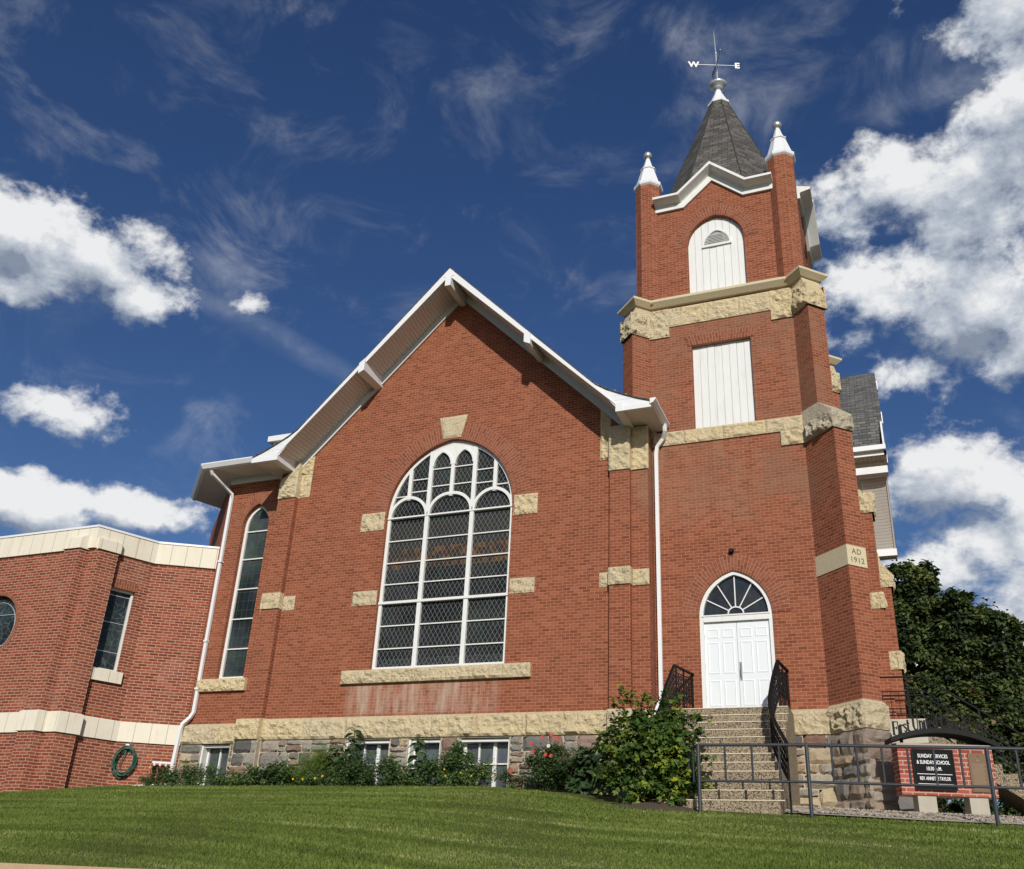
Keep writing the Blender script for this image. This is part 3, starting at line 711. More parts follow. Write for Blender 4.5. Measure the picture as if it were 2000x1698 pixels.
ew.box(E_, -3.3, -2.8, -.05, .16, -.02, 5.7); ew.box(E_, 2.8, 3.3, -.05, .16, -.02, 5.7); pt('east_wall', ew, M_brick)
eb = MB(); eb.box(E_, -3.72, 3.72, -.4, .10, -2.6, -.05); pt('foundation', eb, M_lime)
for a0, a1 in ((-3.32,-2.78),(2.78,3.32)):
    for z0, z1, dd in ((2.78,3.2,.22),(5.7,6.6,.22)):
        mb = MB(); mb.rock(E_, a0, a1, 0, dd, z0, z1, seed=a0+z0)
        mb.box(E_, a0+.005, a1-.005, 0, dd-.035, z0+.005, z1-.005); pt('quoin_stone', mb, M_lime)
SB = Fr((0,3.5), (1,0))                                               # stepped buttress at the corner of the east wing, facing south
mb = MB(); mb.box(SB, 9.30, 10.14, -.62, 0, -2.6, 5.45); bt_ = pt('buttress', mb, M_brick)
mb = MB(); mb.box(SB, 10.141, 10.37, -.62, -.05, -2.6, 3.5); pt('lower_stage', mb, M_brick, bt_)
for a0, a1, d1, z0, z1 in ((9.62,10.19,.05,5.40,5.95),(9.86,10.19,.05,2.92,3.32),(10.14,10.42,.0,1.45,1.88),(10.10,10.42,.0,3.45,3.80)):
    mb = MB(); mb.rock(SB, a0, a1, -.66, d1, z0, z1, seed=a0+z0, amp=.03); mb.rock(Fr((a1,3.5),(0,1)), -d1, .6, -.1, .02, z0, z1, seed=a1, amp=.03); pt('quoin_stone', mb, M_lime, bt_)
mb = MB(); mb.prism([SB.p(10.146,-.02,3.80), SB.p(10.40,-.02,3.80), SB.p(10.30,-.02,3.95), SB.p(10.20,-.02,4.10), SB.p(10.16,-.02,4.35), SB.p(10.146,-.02,4.35)], SB.n*-.6); pt('offset_stone', mb, M_lime, bt_)

ring = MB(); arch_ring(ring, S, WC, WW, WZS, WR, .50, .012, 40); pt('brick_arch', ring, M_arch)
ring = MB(); arch_ring(ring, LAN, -6.32, .445, 5.58, .66, .37, .012, 14); pt('brick_arch', ring, M_arch)
# pilasters
for a0, a1, z1 in ((4.39,4.885,5.72),(-5.19,-4.63,6.06)):
    pil = MB(); pil.box(S, a0, a1, -.05, .15, -.02, z1); pt('pilaster', pil, M_brick)
def stone(fr, a0, a1, d1, z0, z1, seed, mat=M_lime, d0=-.05, amp=.032, name='quoin_stone', top=None):
    mb = MB(); mb.rock(fr, a0, a1, d0, d1, z0, z1, amp=amp, seed=seed, top=top, edge=.02); return pt(name, mb, mat)
rk = lambda a: 11.66-.993*abs(a)
stone(S,4.375,4.90,.205,2.79,3.20,1); stone(S,4.91,5.30,.05,2.78,3.16,2); stone(S,4.11,4.365,.03,2.80,3.15,3)
stone(S,4.375,4.90,.205,5.66,6.85,4); stone(S,4.905,5.31,.06,5.68,6.82,5); stone(S,4.11,4.37,.035,6.04,7.6,6,top=rk); 
stone(S,-5.20,-4.62,.205,2.83,3.26,7); stone(S,-4.61,-4.25,.03,2.80,3.19,8); stone(S,-5.31,-5.205,.03,2.76,3.12,9)
stone(S,-5.20,-4.62,.205,6.00,7.05,10,top=rk); stone(S,-4.615,-4.28,.035,6.03,6.72,11); stone(S,-4.66,-4.28,.035,6.735,7.5,12,top=rk)
stone(S,-5.31,-5.205,.02,5.75,6.45,13,mat=M_limeg)
# stones around the big window
stone(S,-2.50,-1.80,.035,4.81,5.31,14); stone(S,1.87,2.50,.035,4.83,5.37,15); stone(S,-2.49,-1.78,.035,2.78,3.16,16); stone(S,1.86,2.50,.035,2.80,3.18,17)
kb = MB(); nu, nv = 9, 9
for j in range(nv+1):
    for i in range(nu+1):
        z = 7.24+.645*j/nv; w_ = .255+(.41-.255)*j/nv; a = -w_+2*w_*i/nu; e = min(i,nu-i,j,nv-j)
        kb.v.append(tuple(S.p(a+.0, .025 if e == 0 else .055+.035*noise.noise((a*6,z*6,2)), z)))
for j in range(nv):
    for i in range(nu):
        q = j*(nu+1)+i; kb.f.append((q,q+1,q+nu+2,q+nu+1)); kb.tint.append(0.0); kb.uv.append(None)
kb.prism([S.p(-.255,.026,7.24),S.p(.255,.026,7.24),S.p(.41,.026,7.885),S.p(-.41,.026,7.885)], S.n*-.06)
pt('keystone', kb, M_lime)

# --- big stained glass window
win = MB(); DF, DB = -.10, -.20
frame_strip(win, S, win_o, .085, DB, DF)
zspr = 5.13
wr_ = (WR*WR+WW*WW)/(2*WW); zarch = lambda a: WZS+math.sqrt(max(0, wr_**2-(abs(a-WC)-(WW-wr_))**2))
for a in (-.61, .67): win.box(S, a-.055, a+.055, DB, DF+.012, WZ0+.03, zarch(a)-.05)
win.box(S, WC-.05, WC+.05, DB, DF+.006, 5.62, 7.12)
for a in (-1.20, 1.26): win.box(S, a-.05, a+.05, DB, DF+.004, 5.62, zarch(a)-.05)
lights = [(-1.76+.085,-.665),(-.555,.615),(.725,1.82-.085)]
for a0, a1 in lights:                                                 # arched heads of the three lights
    arc_bar(win, S, arch((a0+a1)/2, (a1-a0)/2+.03, zspr, .56, 12), .08, DB, DF+.016)
for a0, a1 in ((-.555,WC-.05),(WC+.05,.615)):                         # small lancet heads in the middle
    arc_bar(win, S, arch((a0+a1)/2, (a1-a0)/2+.01, 6.52, .42, 8), .06, DB, DF+.02)
    c_ = (a0+a1)/2
win.box(S, -1.76, 1.82, DB+.02, DF+.035, 2.80, 2.865); win.box(S, -1.79, 1.85, DB+.02, DF+.03, 5.115, 5.155)
for a0, a1 in lights:
    for z in (1.66, 2.24, 3.33, 3.90, 4.50): win.box(S, a0, a1, DB+.02, DF-.02, z-.014, z+.014)
for a0, a1 in ((-.555,WC-.05),(WC+.05,.615)):
    for z in (5.95, 6.45): win.box(S, a0, a1, DB+.02, DF-.02, z-.014, z+.014)
for a0, a1, zz in ((-1.13,-.665,(5.85,6.20)),(.725,1.19,(5.9,6.28)),(-1.62,-1.23,(5.75,)),(1.29,1.67,(5.8,))):
    for z in zz: win.box(S, a0, a1, DB+.02, DF-.02, z-.014, z+.014)
# solid white spandrel at the very top
for a0, a1 in ((-.555,WC-.05),(WC+.05,.615)):                         # white spandrels above the two middle lights
    A_ = arch((a0+a1)/2, (a1-a0)/2+.01, 6.52, .42, 8); n_ = len(A_)
    for i in range(n_-1):
        (b0,y0),(b1,y1) = A_[i],A_[i+1]; t0, t1 = max(y0+.01, zarch(b0)-.06), max(y1+.01, zarch(b1)-.06)
        win.add([S.p(b1,DF-.004,y1), S.p(b0,DF-.004,y0), S.p(b0,DF-.004,t0), S.p(b1,DF-.004,t1)], [(0,1,2,3)])
wino = pt('window', win, M_wood, label='large arched window of three leaded lights with white tracery')
pane = MB(); pane.panel(S, win_o, d=-.165); pt('pane', pane, M_glass, wino)
sill = MB()
ps = [-2.505,-1.1,.35,1.45,2.505]
for i in range(4): sill.rock(S, ps[i]+.004, ps[i+1]-.004, -.05, .125, .785, 1.105, amp=.03, seed=30+i)
sill.box(S, -2.5, 2.5, -.25, .09, .79, 1.108); pt('sill', sill, M_lime, wino)
# lancet
lw = MB(); frame_strip(lw, LAN, LO, .085, -.21, -.13)
for z in (2.02,2.86,3.72,4.60,5.44): lw.box(LAN, -6.72, -5.92, -.2, -.14, z-.016, z+.016)
lwo = pt('window', lw, M_wood, label='tall narrow lancet window with a white frame')
pane = MB(); pane.panel(LAN, LO, d=-.185); pt('pane', pane, M_glassg, lwo)
sill = MB(); sill.rock(LAN, -7.28, -5.72, -.05, .125, .84, 1.165, seed=41); sill.box(LAN, -7.27, -5.73, -.25, .09, .845, 1.17); pt('sill', sill, M_lime, lwo)

# --- eaves of the left bay and splayed corner
def eave_left():
    ze = 7.15; off = .86; t = math.tan(R(22.5))
    c0 = Vector((-7.43-off*t, YT-off, 0)); cw = Vector((-7.43, YT, 0)); e = Vector((-1,1,0)).normalized()
    far = 2.65
    mb = MB(); mb.add([(-4.9,YT,ze),(-4.9,YT-off,ze),(c0.x,c0.y,ze),(cw.x,cw.y,ze)], [(0,3,2,1)][::1]); pt('soffit', mb, M_soffx)
    f0 = c0+e*far; w0 = cw+e*far
    mb = MB(); mb.add([(cw.x,cw.y,ze),(c0.x,c0.y,ze),(f0.x,f0.y,ze),(w0.x,w0.y,ze)], [(0,3,2,1)]); pt('soffit', mb, M_soffy)
    mb = MB(); mb.box(Fr((0,YT),(1,0)), -7.44, -4.9, 0, .05, 6.945, 7.145); pt('frieze_board', mb, M_trimgrey)
    # gutters
    prof = [(-.03,-.06),(.06,-.04),(.13,.07),(.13,.10),(-.03,.10)]
    g = MB(); n1 = Vector((0,-1,0)); n2 = Vector((-1,-1,0)).normalized()
    b = (n1+n2); b = b/b.dot(n1)
    secs = [(Vector((-5.55,YT-off,0)), n1), (c0, b), (f0, n2)]
    V = [p+n*a+Vector((0,0,ze+z+.02)) for p, n in secs for a, z in prof]; m = len(prof)
    F = [(k*m+i, k*m+(i+1)%m, (k+1)*m+(i+1)%m, (k+1)*m+i) for k in (0,1) for i in range(m)] + [tuple(range(m))[::-1], tuple(range(2*m,3*m))]
    g.add(V, F); pt('gutter', g, M_white)
    mb = MB(); A = Vector((0,0,ze+.14)); n_in = 4.5; rise = 1.55
    mb.add([(-4.6,YT-off-.02,ze+.13),(c0.x,c0.y-.02,ze+.13),(f0.x,f0.y,ze+.13),(-5.0,6.4,ze+2.4),(-4.6,5.2,ze+2.3)], [(0,1,2,3,4)]); pt('roof', mb, M_shing)
eave_left()
cb = MB(); cb.box(F0, -9.0, -8.35, -4.6, -4.0, 7.0, 10.25); cb.box(F0, -9.15, -8.2, -4.75, -3.85, 10.25, 10.45); pt('roof_vent', cb, M_white)
g = MB()                                                              # gutter over the tower joint
g.prism([(5.63,-1.05,6.86),(5.70,-1.05,6.88),(5.77,-1.05,6.96),(5.77,-1.05,7.0),(5.63,-1.05,7.0)], (0,1.42,0)); pt('gutter', g, M_white)
mb = MB(); mb.box(Fr((0,YT),(1,0)), 4.95, 5.42, 0, .05, 6.70, 6.86); pt('frieze_board', mb, M_trimgrey)
mb = MB(); mb.add([S.p(5.3,0,6.9),S.p(4.9,0,6.9),S.p(4.9,-.4,6.9)],[(0,1,2)])
# downspouts
ds = MB(); ds.tube([(5.70,.12,6.88),(5.70,.16,6.72),(5.62,.30,6.58),(5.45,.36,6.40),(5.42,.37,6.2),(5.43,.36,.35),(5.43,.36,.26),(5.40,.20,.08),(5.38,.05,-.1),(5.38,.02,-2.0)], .052, 4, flat=(.062,.05)); pt('downspout', ds, M_white, label='white downspout in the corner between gable and tower')
ds = MB(); ds.tube([(-7.55,-.36,7.10),(-7.55,-.30,7.0),(-7.42,.15,6.80),(-7.30,.39,6.62),(-7.29,.40,6.4),(-7.24,.40,.75),(-7.24,.40,.30),(-7.28,.34,.15),(-7.42,.27,-.02),(-7.44,.25,-.15),(-7.47,.22,-1.62)], .052, 4, flat=(.062,.05))
for z in (4.5,2.2,.9): ds.box(LAN, -7.33+(.02 if z<3 else 0), -7.20, .0, .125, z, z+.05)
pt('downspout', ds, M_white, label='white downspout at the left corner beside the annex')

# --- water table and field stone foundation
def wtable(fr, cuts, d, seed, z0=-.52, z1=-.0):
    for i in range(len(cuts)-1):
        a0, a1 = cuts[i]+.004, cuts[i+1]-.004
        mb = MB(); mb.rock(fr, a0, a1, -.1, d, z0, z1-.06, amp=.035, seed=seed+i)
        mb.hexa([fr.p(a0,d-.03,z1-.061), fr.p(a1,d-.03,z1-.061), fr.p(a1,-.1,z1-.061), fr.p(a0,-.1,z1-.061), fr.p(a0,.005,z1+.0), fr.p(a1,.005,z1), fr.p(a1,-.1,z1), fr.p(a0,-.1,z1)])
        pt('water_table_stone', mb, M_lime)
wtable(S, [-4.62,-3.4,-2.2,-1.05,.10,1.25,2.45,3.35,4.37], .12, 60)
wtable(S, [-5.32,-4.62], .27, 75, z1=.03); wtable(S, [4.37,4.93], .27, 76, z1=.03); wtable(S, [4.93,5.33], .13, 77)
wtable(LAN, [-7.47,-6.3,-5.31], .12, 80)
wtable(T_S, [-1.75,-.9], .12, 90); wtable(T_S, [.88,1.80], .12, 92)
mw = MB()                                                             # mortar core with basement openings
BW = [(-2.16,-.97),(-.48,.35),(.82,2.06)]; BL = (-6.79,-5.89)
mw.panel(S, rect(-5.33,5.33,-2.5,-.5), [rect(a,b,-1.95,-.55) for a,b in BW], d=.05, reveal=.33)
mw.panel(LAN, rect(-7.47,-5.31,-2.5,-.5), [rect(*BL,-1.95,-.52)], d=.05, reveal=.33)
mw.panel(T_S, rect(-1.8,1.95,-2.6,-.5), d=.05)
mw.box(S, -5.33, -4.62, .04, .18, -2.5, -.5); mw.box(S, 4.4, 4.93, .04, .18, -2.5, -.5)
fo = pt('foundation', mw, M_mortar)
def rubble(segs, fr, d, z0, z1, seed, dark=0.0, name='foundation_stones', hi=.36):
    r_ = random.Random(seed)
    for a0, a1 in segs:
        mb = MB(); z = z1
        while z > z0:
            h = r_.uniform(.19, hi); h = min(h, z-z0+.05); a = a0
            while a < a1-.02:
                w = r_.uniform(.22, .62); w = min(w, a1-a)
                if a1-(a+w) < .14: w = a1-a
                t = min(1, max(.01, r_.random()*(1-dark))); sp = r_.random()
                if sp < .22 and h > .22 and w > .2:                    # split into two courses
                    m_ = z-h*r_.uniform(.4,.6); q = [(m_, z), (z-h, m_)]
                else: q = [(z-h, z)]
                for zz0, zz1 in q:
                    t2 = min(1, max(.01, r_.random()))
                    irregular(mb, fr, a+.007, a+w-.007, d, zz0+.006, zz1-.007, t2, r_)
                a += w
            z -= h
        pt(name, mb, M_rubble, fo)
def irregular(mb, fr, a0, a1, d, z0, z1, tint, r_):
    nu, nv = 5, 4; b = len(mb.v); jit = [[(r_.uniform(-.016,.016), r_.uniform(-.015,.015)) for _ in range(nu+1)] for _ in range(nv+1)]
    sd = r_.random()*50
    for j in range(nv+1):
        for i in range(nu+1):
            u, v = i/nu, j/nv; e = (i in (0,nu)) + (j in (0,nv))
            a = a0+(a1-a0)*u+jit[j][i][0]; z = z0+(z1-z0)*v+jit[j][i][1]
            if e == 2: a += (.014 if i == 0 else -.014); z += (.012 if j == 0 else -.012)
            dd = d-.035 if e else d+.02+.05*noise.noise((a*5,z*5,sd))
            mb.v.append(tuple(fr.p(a, dd, z)))
    for j in range(nv):
        for i in range(nu):
            q = b+j*(nu+1)+i; mb.f.append((q,q+1,q+nu+2,q+nu+1)); mb.tint.append(tint); mb.uv.append(None)
rubble([(-4.6,-2.18),(-.95,-.50),(.37,.80),(2.08,4.38)], S, .085, -2.4, -.53, 5)
rubble([(-5.32,-4.63)], S, .215, -2.4, -.53, 6); rubble([(4.4,4.93)], S, .215, -2.4, -.53, 7)
rubble([(-7.46,-6.81),(-5.87,-5.32)], LAN, .085, -2.4, -.53, 8)
mw2 = MB(); mw2.box(T_E, -1.9, H+.05, -.3, .06, -2.7, -.5); pt('foundation', mw2, M_mortar); rubble([(-1.7,H)], T_E, .095, -2.6, -.53, 19)
wtable(T_E, [-1.75,-.6,.6,2.1], .12, 95)
rubble([(.86,1.84)], T_S, .085, -2.5, -.53, 9)
# basement windows
def bwin(fr, a0, a1, zt, n, label):
    mb = MB(); z0 = -1.95; dd = -.20
    mb.box(fr, a0, a0+.05, -.27, .02, z0, zt); mb.box(fr, a1-.05, a1, -.27, -.02, z0, zt); mb.box(fr, a0+.05, a1-.05, -.27, -.02, zt-.07, zt-.002)
    for i in range(1, n): 
        a = a0+(a1-a0)*i/n; mb.box(fr, a-.02, a+.02, -.26, -.19, z0, zt-.07)
    if n == 3: mb.box(fr, a0+(a1-a0)*.62, a0+(a1-a0)*.66, -.26, -.17, z0, zt-.07); mb.box(fr, a0+.05, a1-.05, -.255, -.185, zt-.55, zt-.52)
    mb.box(fr, a0+.05, a0+.10, -.26, -.18, z0, zt-.07); mb.box(fr, a1-.10, a1-.05, -.26, -.18, z0, zt-.07)
    o = pt('basement_window', mb, M_wood, label=label)
    p = MB(); p.box(fr, a0+.02, a1-.02, -.26, -.235, z0, zt-.03); pt('pane', p, M_glassb, o)
bwin(S, *BW[0], -.56, 3, 'wide basement window with a white frame below the large window, left of three'); bwin(S, *BW[1], -.56, 1, 'narrow basement window between two wider ones'); bwin(S, *BW[2], -.56, 3, 'wide basement window with a white frame, right of three'); bwin(LAN, *BL, -.53, 2, 'small basement window under the lancet')

# --- tower walls
def tower_top(): return [(H,-.05),(H,13.72),(.80,13.72),(0,14.42),(-.80,13.72),(-H,13.72)]
DO = opening(0, .80, -.2, 2.10, 1.02, 14); UP = opening(0, .752, 10.66, 12.32, .88, 12); LP = rect(-.738,.738,6.80,9.20)
for nm, fr, holes in (('tower_wall', T_S, [DO, LP, UP]), ('tower_wall', T_E, [DO, LP, UP]), ('tower_wall', T_W, []), ('tower_wall', T_N, [])):
    mb = MB(); mb.panel(fr, [(-H,-.6)] + [(H,-.6)] + tower_top()[1:], holes, reveal=.16); pt(nm, mb, M_brick)
for fr in (T_S, T_E):
    rg = MB(); arch_ring(rg, fr, 0, .80, 2.10, 1.02, .40, .012, 20); pt('brick_arch', rg, M_arch)
    rg = MB(); arch_ring(rg, fr, 0, .752, 12.32, .88, .36, .012, 18); pt('brick_arch', rg, M_arch); rg = MB()
    m_ = 14; L = 0
    for i in range(m_):
        a0, a1 = -.83+1.66*i/m_, -.83+1.66*(i+1)/m_; f = 1.10
        rg.add([fr.p(a0,.012,9.20+.0), fr.p(a1,.012,9.20), fr.p(a1*f,.012,9.50), fr.p(a0*f,.012,9.50)], [(0,1,2,3)], uvs=[[(0,L),(0,L+.12),(.30,L+.12),(.30,L)]]); L += .12
    pt('brick_lintel', rg, M_arch)
def louvre(fr, out, name, zlo, lab, vent=None, parent=ch):
    mb = MB(); a_min = min(a for a,_ in out); a_max = max(a for a,_ in out); n = 8
    ztop = lambda a: max([z for (b,z) in out if abs(b-a) < .001] or [0])
    def top(a):
        best = None
        m = len(out)
        for i in range(m):
            (x0,z0),(x1,z1) = out[i],out[(i+1)%m]
            if min(x0,x1)-1e-6 <= a <= max(x0,x1)+1e-6 and abs(x1-x0) > 1e-6:
                z = z0+(z1-z0)*(a-x0)/(x1-x0); best = z if best is None else max(best, z)
        return best
    for i in range(n):
        a0 = a_min+(a_max-a_min)*i/n+.004; a1 = a_min+(a_max-a_min)*(i+1)/n-.004
        aa = [a0+(a1-a0)*k/4 for k in range(5)]
        poly = [(a0,zlo),(a1,zlo)] + [(a, top(a)-.005) for a in aa[::-1]]
        dj = -.115+.004*((i*7)%3)
        mb.prism([fr.p(a,dj,z) for a,z in poly], fr.n*-.025)
    mb.panel(fr, out, d=-.137)
    o = pt(name, mb, M_wood, label=lab)
    if vent:
        c, w, z0, h = vent; v = MB(); A = arch(c, w, z0+.03, h-.03, 8)
        arc_bar(v, fr, [(c-w,z0)]+A[::-1]+[(c+w,z0)], .05, -.115, -.07); v.box(fr, c-w-.03, c+w+.03, -.115, -.06, z0-.03, z0+.03)
        for k in range(7):
            z = z0+.05+k*.048; 
            rr = w*math.sqrt(max(0.02, 1-((z-z0)/h)**2))
            v.hexa([fr.p(c-rr,-.075,z), fr.p(c+rr,-.075,z), fr.p(c+rr,-.112,z+.012), fr.p(c-rr,-.112,z+.012), fr.p(c-rr,-.075,z+.008), fr.p(c+rr,-.075,z+.008), fr.p(c+rr,-.112,z+.042), fr.p(c-rr,-.112,z+.042)])
        pt('vent', v, M_wood, o)
        bk = MB(); bk.panel(fr, [(c-w,z0),(c+w,z0)]+A, d=-.108); pt('vent_backing', bk, plain('vent_shadow_board', (.30,.31,.31), .7, .2), o)
for fr in (T_S, T_E):
    louvre(fr, LP, 'boarded_opening', 6.80, 'white boards filling a square opening'); louvre(fr, UP, 'boarded_belfry_opening', 10.66, 'white boards with a small half-round vent in an arched opening', (.02,.36,12.27,.50))
# --- double door and fanlight
def door(fr, main):
    mb = MB(); frame_strip(mb, fr, DO, .085, -.16, -.03)
    mb.box(fr, -.72, .72, -.15, -.02, 1.97, 2.12); mb.box(fr, -.74, .74, -.15, -.005, 2.09, 2.12)
    fo_ = pt('door_frame', mb, M_wood)
    for sg in (-1, 1):
        a0, a1 = (-.715, -.004) if sg < 0 else (.004, .715)
        dr = MB(); dr.box(fr, a0, a1, -.125, -.085, -.17, 1.965)
        w = (a1-a0)
        for cc in (.27, .73):
            for (z0, z1) in ((.14,.66),(.84,1.50),(1.63,1.80)):
                c = a0+w*cc; hw_ = w*.155
                o4 = [(c-hw_-.025,z0-.025),(c+hw_+.025,z0-.025),(c+hw_+.025,z1+.025),(c-hw_-.025,z1+.025)]
                i4 = [(c-hw_,z0),(c+hw_,z0),(c+hw_,z1),(c-hw_,z1)]; j4 = [(c-hw_+.02,z0+.02),(c+hw_-.02,z0+.02),(c+hw_-.02,z1-.02),(c-hw_+.02,z1-.02)]
                V = [fr.p(a,-.0845,z) for a,z in o4]+[fr.p(a,-.076,z) for a,z in i4]+[fr.p(a,-.0835,z) for a,z in j4]
                dr.add(V, [(i,(i+1)%4,4+(i+1)%4,4+i) for i in range(4)]+[(4+i,4+(i+1)%4,8+(i+1)%4,8+i) for i in range(4)]+[(8,9,10,11)])
        d_ = pt('door', dr, plain('door_white', (.72,.76,.78), .4, .35, .02), label='white six panel door leaf, %s' % ('left of the pair' if sg < 0 else 'right of the pair, with the handle'))
        if sg > 0:
            h = MB(); h.box(fr, .022, .070, -.085, -.078, .66, 1.06); h.tube([fr.p(.045,-.08,.98), fr.p(.045,-.045,.94), fr.p(.045,-.04,.84), fr.p(.045,-.05,.75), fr.p(.045,-.08,.72)], .013, 6); h.lathe([(.016,0),(.016,.012)], fr.p(.045,-.075,1.0), 8)
            pt('handle', h, plain('handle_metal', (.30,.30,.30), .35, .5, .1, 9, .6), d_)
        hg = MB()
        for z in (.25,.95,1.6): hg.box(fr, *((-.728,-.712) if sg < 0 else (.712,.728)), -.086, -.074, z, z+.10)
        pt('hinge', hg, plain('hinge_metal', (.25,.25,.25), .4, .5), d_)
    f = MB(); cz = 2.15; c0 = 0
    arc_bar(f, fr, [(.17*math.cos(a), cz+.15*math.sin(a)) for a in [math.pi*k/10 for k in range(11)]], .03, -.13, -.085)
    for ang, L_ in ((28,.72),(60,.83),(90,.93),(120,.83),(152,.72)):
        a = R(ang); arc_bar(f, fr, [(.165*math.cos(a), cz+.15*math.sin(a)), (L_*math.cos(a), cz+L_*math.sin(a)*1.02)], .024, -.13, -.09)
    fl = pt('fanlight', f, M_wood); p = MB(); p.panel(fr, [(-.74,2.1),(.74,2.1)]+arch(0,.74,2.1,.96,12), d=-.12); pt('pane', p, M_glassp, fl)
door(T_S, True); door(T_E, False)
# --- tower stone bands
def band(fr, cuts, d, z0, z1, seed, mat=M_lime):
    for i in range(len(cuts)-1):
        stone(fr, cuts[i]+.003, cuts[i+1]-.003, d, z0, z1, seed+i, mat, name='belt_course_stone', amp=.022)
band(T_S, [-1.8,-1.0,-.05,.95,1.80], .055, 6.44, 6.80, 100)
band(T_S, [-1.30,-1.0,-.3,.5,1.28], .045, 9.86, 10.42, 110)
stone(T_S, 1.28, 1.82, .06, 9.56, 10.42, 116); stone(T_S, -1.82, -1.30, .06, 9.56, 10.42, 117); stone(T_S, 1.28, 1.82, .06, 6.07, 6.44, 118)
band(T_E, [-1.8,-.6,.6,1.80], .055, 6.44, 6.80, 120); band(T_E, [-1.80,-.6,.5,1.8], .045, 9.86, 10.42, 124)
# --- diagonal buttresses
E45 = Vector((1,-1,0)).normalized()
def butt_frame(corner):                                               # returns local axes (outward e, sideways f) for a tower corner
    sx, sy = corner; e = Vector((sx, sy, 0)).normalized(); f = Vector((-e.y, e.x, 0))
    c = Vector((XT+sx*H, YC+sy*H, 0)); return c, e, f
TW = .49
def buttress(corner, low=True):
    c, e, f = butt_frame(corner); b0 = -.346/2                         # start of the fitted length: where the face leaves the wall
    def P(p, t, z): return c + e*(p-.245) + f*t + Vector((0,0,z))
    def blk(mb, p, w, z0, z1, p2=None, w2=None):
        p2 = p if p2 is None else p2; w2 = w if w2 is None else w2
        mb.hexa([P(-.2,-w/2,z0),P(p,-w/2,z0),P(p,w/2,z0),P(-.2,w/2,z0),P(-.2,-w2/2,z1),P(p2,-w2/2,z1),P(p2,w2/2,z1),P(-.2,w2/2,z1)])
    fe = Fr((0,0),(1,0)); 
    endf = Fr((c+e*(-.245)).xy, (f.x, f.y)); endf.n = e                # face frame of the buttress end
    lf = Fr((c+e*(-.245)-f*(TW/2)).xy, (e.x, e.y)); lf.n = -f; rf = Fr((c+e*(-.245)+f*(TW/2)).xy, (-e.x,-e.y)); rf.n = f
    mb = MB()
    if low:
        blk(mb, .972, TW, -.03, 2.825); blk(mb, .972, TW, 3.273, 6.06)
    blk(mb, .54, TW, 6.86 if low else 6.0, 9.60)
    bo = pt('buttress', mb, M_brick, label=None)
    if low:
        s_ = MB(); blk(s_, .985, TW+.024, 2.825, 3.273); so_ = pt('date_stone', s_, M_limes, bo)
        for tx, zz in (('AD', 3.09), ('1912', 2.90)):
            text_obj(tx, .17, plain('cut_letter_shadow', (.16,.125,.075), .9, .1), so_, P(.9855, 0, zz), f, (0,0,1), .002, 'CENTER', .002, name='inscription', spacing=1.15)
        # weathered offset stones
        s_ = MB(); blk(s_, .995, TW+.06, 6.06, 6.50); blk(s_, .995, TW+.06, 6.501, 6.88, .56, TW+.05)
        s_.rock(endf, -TW/2-.03, TW/2+.03, .9, 1.035, 6.06, 6.5, seed=131); s_.rock(lf, .10, 1.0, 0, .075, 6.07, 6.5, seed=132, amp=.05)
        s_.rock(rf, -1.0, -.1, 0, .075, 6.07, 6.5, seed=133, amp=.05)
        pt('offset_stone', s_, M_limeg, bo)
        # base
        s_ = MB(); blk(s_, 1.02, TW+.10, -.52, -.02); blk(s_, 1.02, TW+.10, -.019, .05, .975, TW+.01)
        s_.rock(endf, -TW/2-.05, TW/2+.05, .95, 1.075, -.52, -.05, seed=141); s_.rock(lf, .02, .52, 0, .10, -.52, -.04, seed=142, amp=.045); s_.rock(lf, .53, 1.05, 0, .10, -.52, -.04, seed=143, amp=.045); s_.rock(rf, -1.05, -.1, 0, .10, -.52, -.04, seed=144)
        pt('water_table_stone', s_, M_lime, bo)
        s_ = MB(); blk(s_, 1.02, TW+.10, -2.6, -.521); pt('base', s_, M_mortar, bo)
        rubble([(-TW/2-.07,TW/2+.07)], endf, 1.06, -2.5, -.53, 21, hi=.46); rubble([(.0,1.06)], lf, .09, -2.5, -.53, 22, hi=.46); rubble([(-1.06,0)], rf, .09, -2.5, -.53, 23, hi=.46)
    s_ = MB(); blk(s_, .585, TW+.07, 9.60, 10.02); blk(s_, .585, TW+.07, 10.021, 10.50, .42, TW+.04)
    s_.rock(endf, -TW/2-.035, TW/2+.035, .5, .625, 9.60, 10.02, seed=151); s_.rock(lf, .12, .60, 0, .075, 9.62, 10.25, seed=152, amp=.05); s_.rock(rf, -.60, -.12, 0, .075, 9.62, 10.25, seed=153, amp=.05)
    pt('offset_stone', s_, M_lime, bo)
buttress((1,-1)); buttress((-1,-1), False); buttress((1,1)); 
